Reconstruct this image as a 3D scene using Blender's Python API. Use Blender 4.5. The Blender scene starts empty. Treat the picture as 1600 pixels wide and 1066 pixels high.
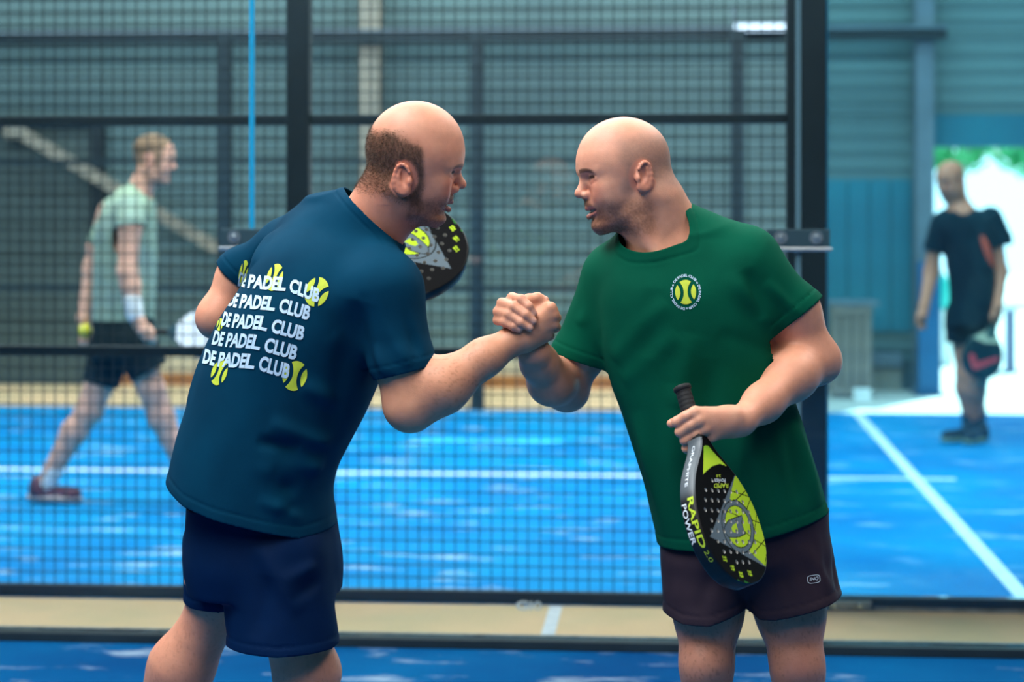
import bpy, bmesh, math, random
import numpy as np
from mathutils import Vector, Matrix
from mathutils.bvhtree import BVHTree

random.seed(7); RNG = np.random.default_rng(7)
SC = bpy.context.scene
COL = SC.collection

# ------------------------------------------------------------------ camera
FPX, HORIZON, CAMH = 3100.0, 325.0, 1.40        # focal length in pixels of the 1600 px frame, horizon row, eye height
YAW = math.radians(4.55)                        # the courts run 4.55 degrees to the right of the view axis
cam_data = bpy.data.cameras.new('camera')
cam = bpy.data.objects.new('camera', cam_data); COL.objects.link(cam)
cam.location = (0, 0, CAMH); cam.rotation_euler = (math.pi/2, 0, YAW)
cam_data.sensor_width = 36.0; cam_data.lens = FPX/1600*36.0
cam_data.shift_y = -(533.0-HORIZON)/1600.0
cam_data.clip_end = 400
cam_data.dof.use_dof = True; cam_data.dof.focus_distance = 3.98; cam_data.dof.aperture_fstop = 2.7
SC.camera = cam

# ------------------------------------------------------------------ world, sun, lamps, exposure
world = bpy.data.worlds.new('sky'); SC.world = world; world.use_nodes = True
wn = world.node_tree.nodes; wn['Background'].inputs[0].default_value = (0.80, 0.93, 1.0, 1); wn['Background'].inputs[1].default_value = 2.6

def area_light(name, loc, size, energy, color=(1, 1, 1), rot=(0, 0, 0)):
    l = bpy.data.lights.new(name, 'AREA'); l.shape = 'RECTANGLE'; l.size, l.size_y = size
    l.energy = energy; l.color = color
    o = bpy.data.objects.new(name, l); COL.objects.link(o); o.location = loc; o.rotation_euler = rot
    return o
sun = bpy.data.lights.new('sun', 'SUN'); sun.energy = 16.0; sun.angle = math.radians(0.6); sun.color = (1.0, 0.96, 0.90)
sun_o = bpy.data.objects.new('sun', sun); COL.objects.link(sun_o); sun_o.location = (14, 30, 20)
sun_o.rotation_euler = Vector((-0.45, -0.80, -0.80)).to_track_quat('-Z', 'Y').to_euler()
# rooflights of the hall: daylight panels in the roof
area_light('rooflight_near', (-2.3, 2.6, 5.9), (2.6, 5.0), 560, (0.95, 0.985, 1.0))
area_light('rooflight_right', (3.4, 4.4, 5.9), (1.6, 5.0), 170, (1.0, 0.96, 0.91))
area_light('rooflight_court', (-1.0, 8.5, 5.9), (12.0, 3.0), 800, (0.92, 0.99, 1.0))
area_light('rooflight_far', (-1.0, 13.6, 5.9), (13.0, 1.4), 420, (0.90, 0.99, 1.0))

area_light('fill_behind', (-0.8, -1.6, 5.9), (5.0, 2.4), 190, (1.0, 0.94, 0.88))  # added fill behind the camera, no roof panel; offsets the blue court bounce

SC.view_settings.view_transform = 'Standard'; SC.view_settings.look = 'None'
SC.cycles.max_bounces = 7; SC.cycles.diffuse_bounces = 3; SC.cycles.glossy_bounces = 3; SC.cycles.caustics_reflective = False; SC.cycles.caustics_refractive = False
SC.view_settings.gamma = 1.0; SC.view_settings.use_curve_mapping = False
SC.view_settings.exposure = 0.35

# ------------------------------------------------------------------ helpers
CY, SY = math.cos(YAW), math.sin(YAW)
def c2w(v):
    """camera-aligned metres (right, away, up from the ground) -> world"""
    v = np.asarray(v, float)
    out = np.empty_like(v)
    out[..., 0] = v[..., 0]*CY - v[..., 1]*SY
    out[..., 1] = v[..., 0]*SY + v[..., 1]*CY
    out[..., 2] = v[..., 2]
    return out
def at(px, py, d):
    return np.array([(px-800.0)/FPX*d, d, CAMH-(py-HORIZON)/FPX*d])
def proj(v):
    v = np.asarray(v, float)
    return 800+FPX*v[..., 0]/v[..., 1], HORIZON+FPX*(CAMH-v[..., 2])/v[..., 1]
def onY(px, Y, py=None):
    """world point of the pixel on the plane y = Y"""
    u = (px-800.0)/FPX
    t = Y/(SY*u+CY)
    x = t*(CY*u-SY)
    return (x, CAMH-(py-HORIZON)/FPX*t) if py is not None else x
def onG(px, py):
    """world point of the pixel on the ground"""
    d = FPX*CAMH/(py-HORIZON)
    return c2w(at(px, py, d))

def lin(h):
    if isinstance(h, str):
        h = [int(h[i:i+2], 16)/255 for i in (0, 2, 4)]
    return tuple((c/12.92 if c <= 0.04045 else ((c+0.055)/1.055)**2.4) for c in h)
def nt(m): return m.node_tree.nodes, m.node_tree.links
def mat(name, color, rough=0.6, metal=0.0, spec=0.5, noise=None, bump=None, emit=None, alpha=None, sheen=0, sss=0):
    """noise=(scale, second colour, low, high); bump=(scale, strength, distance)"""
    m = bpy.data.materials.new(name); m.use_nodes = True
    n, l = nt(m); b = n['Principled BSDF']
    c = lin(color)
    b.inputs['Base Color'].default_value = (*c, 1); b.inputs['Roughness'].default_value = rough
    b.inputs['Metallic'].default_value = metal; b.inputs['Specular IOR Level'].default_value = spec
    if sheen: b.inputs['Sheen Weight'].default_value = sheen
    if sss:
        b.inputs['Subsurface Weight'].default_value = sss; b.inputs['Subsurface Scale'].default_value = 0.006
        b.inputs['Subsurface Radius'].default_value = (1.0, 0.35, 0.2)
    if emit:
        b.inputs['Emission Color'].default_value = (*c, 1); b.inputs['Emission Strength'].default_value = emit
    tc = n.new('ShaderNodeTexCoord')
    if noise:
        t = n.new('ShaderNodeTexNoise'); t.inputs['Scale'].default_value = noise[0]; t.inputs['Detail'].default_value = 5
        r = n.new('ShaderNodeMapRange'); r.inputs[1].default_value = noise[2]; r.inputs[2].default_value = noise[3]
        x = n.new('ShaderNodeMix'); x.data_type = 'RGBA'
        x.inputs[6].default_value = (*c, 1); x.inputs[7].default_value = (*lin(noise[1]), 1)
        l.new(tc.outputs['Object'], t.inputs['Vector']); l.new(t.outputs[0], r.inputs[0]); l.new(r.outputs[0], x.inputs[0]); l.new(x.outputs[2], b.inputs['Base Color'])
    if bump:
        t = n.new('ShaderNodeTexNoise'); t.inputs['Scale'].default_value = bump[0]; t.inputs['Detail'].default_value = 4
        p = n.new('ShaderNodeBump'); p.inputs['Strength'].default_value = bump[1]; p.inputs['Distance'].default_value = bump[2]
        l.new(tc.outputs['Object'], t.inputs['Vector']); l.new(t.outputs[0], p.inputs['Height']); l.new(p.outputs[0], b.inputs['Normal'])
    return m
def vmat(name, rough=0.5, spec=0.4, bump=None, sss=0, grain=None):
    """material that takes its own colour from the mesh's colour attribute"""
    m = mat(name, 'ffffff', rough, 0, spec, None, bump, sss=sss)
    n, l = nt(m); b = n['Principled BSDF']
    a = n.new('ShaderNodeVertexColor'); a.layer_name = 'Col'
    if grain:
        tc = n.new('ShaderNodeTexCoord'); t = n.new('ShaderNodeTexNoise'); t.inputs['Scale'].default_value = grain[0]; t.inputs['Detail'].default_value = 3
        r = n.new('ShaderNodeMapRange'); r.inputs[1].default_value = 0.3; r.inputs[2].default_value = 0.7; r.inputs[3].default_value = 1-grain[1]; r.inputs[4].default_value = 1+grain[1]
        v = n.new('ShaderNodeVectorMath'); v.operation = 'SCALE'
        l.new(tc.outputs['Object'], t.inputs['Vector']); l.new(t.outputs[0], r.inputs[0]); l.new(a.outputs[0], v.inputs[0]); l.new(r.outputs[0], v.inputs['Scale']); l.new(v.outputs[0], b.inputs['Base Color'])
    else:
        l.new(a.outputs[0], b.inputs['Base Color'])
    return m

def tag(o, label=None, cat=None, group=None, kind=None):
    if label: o['label'] = label
    if cat: o['category'] = cat
    if group: o['group'] = group
    if kind: o['kind'] = kind
    return o
def empty(name, loc=(0, 0, 0), rz=0):
    o = bpy.data.objects.new(name, None); COL.objects.link(o); o.location = loc; o.rotation_euler = (0, 0, rz); o.empty_display_size = 0.1
    return o
def link(name, me, m=None, parent=None, loc=None, smooth=False):
    o = bpy.data.objects.new(name, me); COL.objects.link(o)
    if m: me.materials.append(m)
    if parent: o.parent = parent
    if loc is not None: o.location = loc
    if smooth: me.polygons.foreach_set('use_smooth', np.ones(len(me.polygons), bool)); me.update()
    return o
def raw(name, v, f, m=None, parent=None, smooth=False, origin=None, col=None):
    v = np.asarray(v, float)
    if origin is not None: v = v-np.asarray(origin, float)
    me = bpy.data.meshes.new(name)
    if isinstance(f, np.ndarray):
        k = f.shape[1]
        me.vertices.add(len(v)); me.vertices.foreach_set('co', v.astype(np.float32).ravel())
        me.loops.add(f.size); me.loops.foreach_set('vertex_index', f.astype(np.int32).ravel())
        me.polygons.add(len(f)); me.polygons.foreach_set('loop_start', np.arange(0, f.size, k, dtype=np.int32))
        me.polygons.foreach_set('loop_total', np.full(len(f), k, np.int32))
        me.update(calc_edges=True)
    else:
        me.from_pydata([tuple(p) for p in v], [], f); me.update()
    if col is not None:
        a = me.color_attributes.new('Col', 'FLOAT_COLOR', 'POINT')
        c = np.ones((len(v), 4), np.float32); c[:, :3] = col; a.data.foreach_set('color', c.ravel())
    return link(name, me, m, parent, None, smooth)

BOXF = [(0, 3, 2, 1), (4, 5, 6, 7), (0, 1, 5, 4), (1, 2, 6, 5), (2, 3, 7, 6), (3, 0, 4, 7)]
def box_mesh(name, x0, x1, y0, y1, z0, z1, bev=0.0):
    bm = bmesh.new()
    vs = [bm.verts.new(p) for p in ((x0, y0, z0), (x1, y0, z0), (x1, y1, z0), (x0, y1, z0), (x0, y0, z1), (x1, y0, z1), (x1, y1, z1), (x0, y1, z1))]
    for f in BOXF: bm.faces.new([vs[i] for i in f])
    if bev: bmesh.ops.bevel(bm, geom=bm.edges[:], offset=bev, segments=2, affect='EDGES', profile=0.6)
    me = bpy.data.meshes.new(name); bm.to_mesh(me); bm.free()
    return me
def box(name, x0, x1, y0, y1, z0, z1, m, parent=None, bev=0.0):
    """box in world coordinates (or in the parent's, when there is one); its origin sits at its base centre"""
    c = ((x0+x1)/2, (y0+y1)/2, z0)
    return link(name, box_mesh(name, x0-c[0], x1-c[0], y0-c[1], y1-c[1], 0, z1-z0, bev), m, parent, c)
def tube(bm, a, b, r1, r2=None, seg=12, cap=True):
    a, b = Vector(a), Vector(b); r2 = r1 if r2 is None else r2
    q = (b-a).to_track_quat('Z', 'Y').to_matrix()
    A = [bm.verts.new(a+q@Vector((math.cos(t)*r1, math.sin(t)*r1, 0))) for t in np.arange(seg)*2*math.pi/seg]
    B = [bm.verts.new(b+q@Vector((math.cos(t)*r2, math.sin(t)*r2, 0))) for t in np.arange(seg)*2*math.pi/seg]
    for i in range(seg):
        f = bm.faces.new((A[i], A[(i+1) % seg], B[(i+1) % seg], B[i])); f.smooth = True
    if cap: bm.faces.new(A[::-1]); bm.faces.new(B)
def bm_obj(name, bm, m, parent=None):
    me = bpy.data.meshes.new(name); bm.to_mesh(me); bm.free()
    return link(name, me, m, parent)

# ------------------------------------------------------------------ implicit surfaces (bodies and cloth)
class Prim:
    def __init__(s, fn, c, r, k=0.02, op='add'): s.fn, s.c, s.r, s.k, s.op = fn, np.asarray(c, float), r, k, op
def cap(a, b, r1, r2=None, k=0.02, flat=None, op='add'):
    """tapered capsule; flat=(direction, factor) squashes it along a direction"""
    a, b = np.asarray(a, float), np.asarray(b, float); r2 = r1 if r2 is None else r2
    ba = b-a; l2 = max(ba@ba, 1e-12)
    if flat is not None: fn_, ff = np.asarray(flat[0], float), flat[1]; fn_ = fn_/np.linalg.norm(fn_)
    def f(p):
        pa = p-a; t = np.clip(pa@ba/l2, 0, 1); v = pa-t[:, None]*ba
        if flat is not None: v = v+np.outer(v@fn_, fn_)*(1/ff-1)
        return np.sqrt(np.einsum('ij,ij->i', v, v))-(r1+(r2-r1)*t)
    return Prim(f, (a+b)/2, math.sqrt(l2)/2+max(r1, r2), k, op)
def chain(pts, rs, k=0.01, flat=None, op='add'):
    return [cap(pts[i], pts[i+1], rs[i], rs[i+1], k, flat, op) for i in range(len(pts)-1)]
def ell(c, r, axes=None, k=0.02, op='add'):
    c, r = np.asarray(c, float), np.asarray(r, float)
    A = None if axes is None else np.asarray(axes, float)
    def f(p):
        q = p-c
        if A is not None: q = q@A.T
        a1 = q/r; a2 = a1/r; k0 = np.sqrt(np.einsum('ij,ij->i', a1, a1)); k1 = np.sqrt(np.einsum('ij,ij->i', a2, a2))+1e-9
        return np.where(k0 < 1e-4, -r.min(), k0*(k0-1)/k1)
    return Prim(f, c, r.max(), k, op)
def smooth_table(xs, ys, n=160):
    """dense monotone-parameter Catmull-Rom table through the stations"""
    xs = np.asarray(xs, float); ys = np.asarray(ys, float)
    o = np.argsort(xs); xs, ys = xs[o], ys[o]
    m = np.gradient(ys, xs); X = np.linspace(xs[0], xs[-1], n)
    i = np.clip(np.searchsorted(xs, X)-1, 0, len(xs)-2); h = xs[i+1]-xs[i]; t = (X-xs[i])/h
    Y = (2*t**3-3*t**2+1)*ys[i]+(t**3-2*t**2+t)*h*m[i]+(-2*t**3+3*t**2)*ys[i+1]+(t**3-t**2)*h*m[i+1]
    return X, Y
def loft(z, xl, xr, yf, yb, n=2.2, k=0.03, op='add', capz=True):
    """stack of horizontal superellipses: at each height the extents left, right, near and far"""
    Z, A = smooth_table(z, xl); B = smooth_table(z, xr)[1]; C = smooth_table(z, yf)[1]; D = smooth_table(z, yb)[1]
    z0, z1 = Z[0], Z[-1]
    def f(p):
        zz = np.clip(p[:, 2], z0, z1)
        l, r, a, b = (np.interp(zz, Z, T) for T in (A, B, C, D))
        x = p[:, 0]-(l+r)/2; y = p[:, 1]-(a+b)/2
        u = np.abs(x)/((r-l)/2); v = np.abs(y)/((b-a)/2)
        kk = (u**n+v**n)**(1/n)+1e-9; rad = np.sqrt(x*x+y*y)
        d = np.where(kk < 0.05, -np.minimum(r-l, b-a)/2, rad*(1-1/kk))
        return np.maximum(d, np.maximum(z0-p[:, 2], p[:, 2]-z1)) if capz else d
    c = np.array([(A.min()+B.max())/2, (C.min()+D.max())/2, (z0+z1)/2])
    r = math.sqrt((B.max()-A.min())**2+(D.max()-C.min())**2+(z1-z0)**2)/2
    return Prim(f, c, r, k, op)
def local(prims, M, o, sc=1.0):
    """prims given in a local frame (columns of M are its axes, o its origin) carried into the camera frame"""
    M = np.asarray(M, float); o = np.asarray(o, float); memo = [None, None]
    def tr(p):
        if memo[0] is not p: memo[0], memo[1] = p, (p-o)@M/sc
        return memo[1]
    return [Prim((lambda p, f=q.fn: f(tr(p))*sc), o+M@q.c*sc, q.r*sc, q.k*sc, q.op) for q in prims]
def evaluate(prims, p):
    d = None
    for q in prims:
        e = q.fn(p)
        if q.op == 'add':
            if d is None: d = e; continue
            h = np.maximum(q.k-np.abs(d-e), 0)/q.k
            d = np.minimum(d, e)-h*h*q.k*0.25
        elif d is not None:
            h = np.maximum(q.k-np.abs(-d-e), 0)/q.k      # smooth subtraction
            d = np.maximum(d, -e)+h*h*q.k*0.25
    return np.full(len(p), 1.0) if d is None else d

EDG = [(0, 1), (2, 3), (4, 5), (6, 7), (0, 2), (1, 3), (4, 6), (5, 7), (0, 4), (1, 5), (2, 6), (3, 7)]
COR = np.array([(i & 1, (i >> 1) & 1, (i >> 2) & 1) for i in range(8)])
def surface(prims, h, lo=None, hi=None, disp=None, skip=None, B=14):
    """surface nets over the blocks of the grid that meet the surface"""
    if lo is None:
        lo = np.min([q.c-q.r for q in prims if q.op == 'add'], 0)-0.02; hi = np.max([q.c+q.r for q in prims if q.op == 'add'], 0)+0.02
    lo = np.asarray(lo, float); hi = np.asarray(hi, float)
    nb = np.maximum(np.ceil((hi-lo)/(h*B)).astype(int), 1)
    big = 4; nc = -(-nb//big)
    gc = np.stack(np.meshgrid(*[np.arange(n) for n in nc], indexing='ij'), -1).reshape(-1, 3)
    dc = evaluate(prims, lo+(gc+0.5)*h*B*big); gc = gc[np.abs(dc) < h*B*big*0.87*1.5+0.03]
    o = np.stack(np.meshgrid(*[np.arange(big)]*3, indexing='ij'), -1).reshape(-1, 3)
    gi = (gc[:, None, :]*big+o[None]).reshape(-1, 3); gi = gi[(gi < nb).all(1)]
    cen = lo+(gi+0.5)*h*B; R = h*B*0.87
    d = evaluate(prims, cen)
    act = np.abs(d) < R*1.35+(0.012 if disp is not None else 0.004)
    if skip is not None: act &= ~skip(cen, R)
    N = nb*B+4
    keys, verts, quads = [], [], []
    g1 = np.arange(-1, B+1)
    G = np.stack(np.meshgrid(g1, g1, g1, indexing='ij'), -1).reshape(-1, 3)
    for b in gi[act]:
        i0 = b*B; c = lo+(i0+B/2)*h
        sub = [q for q in prims if math.dist(q.c, c) < q.r+R+q.k+0.012]
        if not sub: continue
        P = lo+(i0+G)*h
        S = evaluate(sub, P)
        if disp is not None: S = S-disp(P)
        if S.min() > 0 or S.max() < 0: continue
        S = S.reshape(B+2, B+2, B+2); n = B+1
        cs = np.stack([S[o[0]:o[0]+n, o[1]:o[1]+n, o[2]:o[2]+n] for o in COR], -1).reshape(-1, 8)
        neg = (cs < 0).sum(1); cell = np.nonzero((neg > 0) & (neg < 8))[0]
        if not len(cell): continue
        v8 = cs[cell]; acc = np.zeros((len(cell), 3)); cnt = np.zeros(len(cell))
        for a_, b_ in EDG:
            s0, s1 = v8[:, a_], v8[:, b_]; m = (s0 < 0) != (s1 < 0)
            t = np.where(m, s0/np.where(m, s0-s1, 1), 0)
            acc += np.where(m[:, None], COR[a_]+t[:, None]*(COR[b_]-COR[a_]), 0); cnt += m
        ci = np.stack(np.unravel_index(cell, (n, n, n)), -1)-1+i0          # global cell index
        keys.append(((ci[:, 0]+1)*N[1]+ci[:, 1]+1)*N[2]+ci[:, 2]+1)
        verts.append(lo+(ci+acc/cnt[:, None])*h)
        I = S[1:, 1:, 1:]                                                  # owned samples (index 0..B)
        for ax in range(3):
            sl0 = [slice(1, B+1)]*3; sl1 = list(sl0); sl1[ax] = slice(2, B+2)
            s0 = S[tuple(sl0)]; s1 = S[tuple(sl1)]
            e = np.stack(np.nonzero((s0 < 0) != (s1 < 0)), -1)
            if not len(e): continue
            flip = s0[tuple(e.T)] < 0
            e = e+i0; u = np.zeros(3, int); w = np.zeros(3, int); u[(ax+1) % 3] = 1; w[(ax+2) % 3] = 1
            kk = lambda q: ((q[:, 0]+1)*N[1]+q[:, 1]+1)*N[2]+q[:, 2]+1
            Q = np.stack([kk(e), kk(e-u), kk(e-u-w), kk(e-w)], -1)
            Q[~flip] = Q[~flip][:, ::-1]
            quads.append(Q)
    K = np.concatenate(keys); V = np.concatenate(verts); Q = np.concatenate(quads)
    K, ix = np.unique(K, return_index=True); V = V[ix]
    j = np.clip(np.searchsorted(K, Q), 0, len(K)-1); ok = (K[j] == Q).all(1)
    return V, j[ok]
def tris(Q): return np.concatenate([Q[:, [0, 1, 2]], Q[:, [0, 2, 3]]])
def clip(V, T, g):
    """keep the part of a triangle mesh where g < 0, with a clean cut edge"""
    pos = g > 0; c = pos[T].sum(1)
    out = [T[c == 0]]; newv = []; edges = {}
    A = T[c == 1]; Bt = T[c == 2]
    def roll(X, want):
        k = np.argmax(pos[X] == want, 1)
        return np.stack([X[np.arange(len(X)), (k+i) % 3] for i in range(3)], -1)
    E = []
    if len(A): A = roll(A, True); E += [A[:, [0, 1]], A[:, [0, 2]]]
    if len(Bt): Bt = roll(Bt, False); E += [Bt[:, [0, 1]], Bt[:, [0, 2]]]
    if E:
        E2 = np.sort(np.concatenate(E), 1); U, inv = np.unique(E2, axis=0, return_inverse=True); inv = inv.ravel()
        t = g[U[:, 0]]/(g[U[:, 0]]-g[U[:, 1]]); NV = V[U[:, 0]]+t[:, None]*(V[U[:, 1]]-V[U[:, 0]])
        ids = len(V)+inv; p = 0
        if len(A):
            e1 = ids[p:p+len(A)]; e2 = ids[p+len(A):p+2*len(A)]; p += 2*len(A)
            out += [np.stack([e1, A[:, 1], A[:, 2]], -1), np.stack([e1, A[:, 2], e2], -1)]
        if len(Bt):
            e1 = ids[p:p+len(Bt)]; e2 = ids[p+len(Bt):p+2*len(Bt)]
            out += [np.stack([Bt[:, 0], e1, e2], -1)]
        V = np.concatenate([V, NV])
    T = np.concatenate(out)
    used, inv = np.unique(T, return_inverse=True)
    return V[used], inv.reshape(T.shape)
def relax(V, F, it=2, lam=0.5):
    """Laplacian smoothing of the interior"""
    e = np.concatenate([F[:, [i, (i+1) % F.shape[1]]] for i in range(F.shape[1])]); e = np.concatenate([e, e[:, ::-1]])
    for _ in range(it):
        s = np.zeros_like(V); n = np.bincount(e[:, 0], minlength=len(V)).astype(float)
        for a in range(3): s[:, a] = np.bincount(e[:, 0], V[e[:, 1], a], minlength=len(V))
        V = V+lam*(s/np.maximum(n, 1)[:, None]-V)
    return V
def vnormals(V, T):
    n = np.cross(V[T[:, 1]]-V[T[:, 0]], V[T[:, 2]]-V[T[:, 0]]); out = np.zeros_like(V)
    for i in range(3):
        for a in range(3): out[:, a] += np.bincount(T[:, i], n[:, a], minlength=len(V))
    return out/np.maximum(np.linalg.norm(out, axis=1), 1e-12)[:, None]
NTAB = RNG.random((64, 64, 64)).astype(np.float32)*2-1
def vnoise(P):
    i = np.floor(P).astype(np.int64); f = (P-i).astype(np.float32); f = f*f*(3-2*f); g = 1-f
    a, b = i & 63, (i+1) & 63; X = (a[:, 0], b[:, 0]); Y = (a[:, 1], b[:, 1]); Z = (a[:, 2], b[:, 2])
    r = 0
    for u in (0, 1):
        for v in (0, 1):
            w = (f[:, 0] if u else g[:, 0])*(f[:, 1] if v else g[:, 1])
            r = r+w*(NTAB[X[u], Y[v], Z[0]]*g[:, 2]+NTAB[X[u], Y[v], Z[1]]*f[:, 2])
    return r

# ================================================================== the hall
YG, YF, YE, YW = 6.29, 7.01, 13.70, 15.45        # front glass, wire fence, far end of the blue court, hall wall
XL, XR = -9.0, 9.5
M_COURT = mat('blue_artificial_turf', '0787d6', 0.7, spec=0.08)
def court_nodes(m, base, light, streak):
    n, l = nt(m); b = n['Principled BSDF']; tc = n.new('ShaderNodeTexCoord')
    big = n.new('ShaderNodeTexNoise'); big.inputs['Scale'].default_value = 1.3; big.inputs['Detail'].default_value = 4
    mp = n.new('ShaderNodeMapping'); mp.inputs['Scale'].default_value = (2.2, 5.5, 1)
    sand_glare = n.new('ShaderNodeTexNoise'); sand_glare.inputs['Scale'].default_value = 1.1; sand_glare.inputs['Detail'].default_value = 6; sand_glare.inputs['Roughness'].default_value = 0.62
    fib = n.new('ShaderNodeTexNoise'); fib.inputs['Scale'].default_value = 260; fib.inputs['Detail'].default_value = 2
    r1 = n.new('ShaderNodeMapRange'); r1.inputs[1].default_value = 0.35; r1.inputs[2].default_value = 0.7
    r2 = n.new('ShaderNodeMapRange'); r2.inputs[1].default_value = streak[0]; r2.inputs[2].default_value = streak[1]; r2.inputs[4].default_value = streak[2]
    m1 = n.new('ShaderNodeMix'); m1.data_type = 'RGBA'; m1.inputs[6].default_value = (*lin(base), 1); m1.inputs[7].default_value = (*lin(light), 1)
    m2 = n.new('ShaderNodeMix'); m2.data_type = 'RGBA'; m2.inputs[7].default_value = (*lin('bcd6e6'), 1)  # pale mix: sand scuffs plus window reflections painted into the turf colour
    bp = n.new('ShaderNodeBump'); bp.inputs['Strength'].default_value = 0.25; bp.inputs['Distance'].default_value = 0.004
    for a, c in ((tc.outputs['Object'], big.inputs['Vector']), (tc.outputs['Object'], mp.inputs['Vector']), (mp.outputs[0], sand_glare.inputs['Vector']), (tc.outputs['Object'], fib.inputs['Vector']),
                 (big.outputs[0], r1.inputs[0]), (sand_glare.outputs[0], r2.inputs[0]), (r1.outputs[0], m1.inputs[0]), (m1.outputs[2], m2.inputs[6]), (r2.outputs[0], m2.inputs[0]),
                 (m2.outputs[2], b.inputs['Base Color']), (fib.outputs[0], bp.inputs['Height']), (bp.outputs[0], b.inputs['Normal'])): l.new(a, c)
court_nodes(M_COURT, '0072b2', '008cc4', (0.57, 0.74, 0.75))
M_COURT2 = mat('blue_artificial_turf_near', '0a5ca8', 0.75, spec=0.06)
court_nodes(M_COURT2, '004780', '02629a', (0.56, 0.72, 0.65))
M_LINE = mat('white_line_turf', 'e9eef2', 0.7, noise=(30, 'c8d4dc', 0.45, 0.75))
M_SAND = mat('sandy_concrete', 'efcb9c', 0.85, noise=(2.2, 'd8c294', 0.42, 0.68), bump=(60, 0.3, 0.01))
M_PALE = mat('pale_concrete', 'c9c8c0', 0.85, noise=(1.5, 'b4b6b0', 0.4, 0.7))
M_STEEL = mat('dark_powder_coated_steel', '1d3138', 0.45, 0.2, noise=(3, '2a4048', 0.4, 0.7))
M_STEELB = mat('black_painted_steel', '14252d', 0.5, 0.15, noise=(4, '1c2f38', 0.4, 0.7))
M_WIRE = mat('black_welded_wire', '16262c', 0.5, 0.2)
M_ALU = mat('brushed_aluminium', 'a9adad', 0.4, 0.7, noise=(20, '858c8e', 0.4, 0.7))
M_CHROME = mat('polished_steel', 'c6d4da', 0.22, 0.9)

# ground: court in front, sandy strip, blue court behind, pale apron, yard outside
def slab(name, x0, x1, y0, y1, z0, z1, m):
    return tag(box(name, x0, x1, y0, y1, z0, z1, m), kind='structure')
slab('floor_near_court', XL, XR, -7.0, YG+0.02, -0.10, 0.0, M_COURT2)
slab('floor_sandy_strip', XL, XR, YG+0.02, YF-0.04, -0.10, 0.0, M_SAND)
slab('floor_blue_court', XL, XR, YF-0.04, YE, -0.10, 0.0, M_COURT)
XD0 = onY(1458, YW)                                # left edge of the bright doorway
XS = onY(1296, YE)                                 # where the sandy apron turns into pale concrete
slab('floor_sandy_apron', XL, XS, YE, YW, -0.10, -0.002, M_SAND)
slab('floor_pale_apron', XS, XR, YE, YW, -0.10, -0.002, M_PALE)
slab('floor_yard', -2.0, 26.0, YW, 42.0, -0.12, -0.004, M_PALE)
# white court lines: a few millimetres of white turf set into the blue
def strip(name, a, b, w, m, z=0.003):
    a, b = Vector((a[0], a[1], 0)), Vector((b[0], b[1], 0)); t = (b-a).normalized(); s = Vector((-t.y, t.x, 0))*w/2
    v = [a+s, a-s, b-s, b+s]
    V = [(*p.xy, 0.0) for p in v]+[(*p.xy, z) for p in v]
    return tag(raw(name, V, BOXF, m), kind='structure')
yl = onG(800, 742)[1]
strip('trim_1', (XL, yl), (onG(1495, 751)[0], yl), 0.052*1.1, M_LINE)
xl2 = onG(1340, 648)[0]
strip('trim_2', (xl2, YE-0.02), (xl2, YF+0.03), 0.062, M_LINE, 0.0036)
g0, g1 = onG(868, 951), onG(853, 1003)
strip('trim_3', ((g0[0]+g1[0])/2, YG+0.05), ((g0[0]+g1[0])/2, YF-0.06), 0.045, M_LINE)

# ---- hall wall at the back: ribbed cladding panels over a timber kickboard, with a tall doorway on the right
M_CLAD = mat('grey_green_wall_cladding', '638082', 0.55, noise=(0.7, '567176', 0.4, 0.7))
M_CLAD2 = mat('dark_grey_wall_cladding', '4a5f60', 0.6, noise=(0.9, '56696a', 0.4, 0.7))
M_CLADB = mat('petrol_blue_wall_board', '157488', 0.6, noise=(1.2, '105f76', 0.4, 0.7))
M_WOOD = mat('orange_brown_timber', 'c78a50', 0.6, noise=(6, 'ab733c', 0.35, 0.7))
M_CREAM = mat('cream_painted_board', 'd8cfb4', 0.7, noise=(3, 'bdb79f', 0.4, 0.7))
M_BEIGE = mat('beige_painted_steel', '9c9788', 0.6, noise=(4, '86867c', 0.4, 0.7))
M_GREYC = mat('light_grey_painted_steel', '687884', 0.55, noise=(4, '5b6b76', 0.4, 0.7))
zt = 5.9
wall = empty('wall_back', (0, YW, 0)); tag(wall, kind='structure')
ztop_k = CAMH-(562-HORIZON)/FPX*15.4
zmid_k = CAMH-(588-HORIZON)/FPX*15.4
dz0 = CAMH-(231-HORIZON)/FPX*15.4                  # door head
def cl_panel(x0, x1, z0, z1, m):
    """one wall sheet: a flat pan with three raised ribs"""
    bm = bmesh.new(); n = 5; prof = []
    H = z1-z0
    for i in range(n):
        a = z0+H*i/n; s = H/n
        prof += [(a+0.004, 0.0), (a+s*0.62, 0.0), (a+s*0.72, -0.018), (a+s*0.95, -0.018)]
    prof.append((z1-0.004, 0.0))
    A = [bm.verts.new((x0+0.004, y-0.02, z)) for z, y in prof]; B = [bm.verts.new((x1-0.004, y-0.02, z)) for z, y in prof]
    for i in range(len(prof)-1): bm.faces.new((A[i], B[i], B[i+1], A[i+1]))
    c = [bm.verts.new((x, 0.0, z)) for x, z in ((x0+0.004, prof[0][0]), (x1-0.004, prof[0][0]), (x1-0.004, prof[-1][0]), (x0+0.004, prof[-1][0]))]
    bm.faces.new((c[0], c[1], B[0], A[0])); bm.faces.new((A[-1], B[-1], c[2], c[3])); bm.faces.new((c[0], A[0], *A[1:], c[3])); bm.faces.new((c[1], c[2], B[-1], *B[-2::-1]))
    bm_obj('wall_panel', bm, m, wall)
xc = [onY(p, YW) for p in (-900, -420, 162, 585, 1008, 1440)]
rows = np.arange(ztop_k, zt+0.01, (zt-ztop_k)/9)
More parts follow.
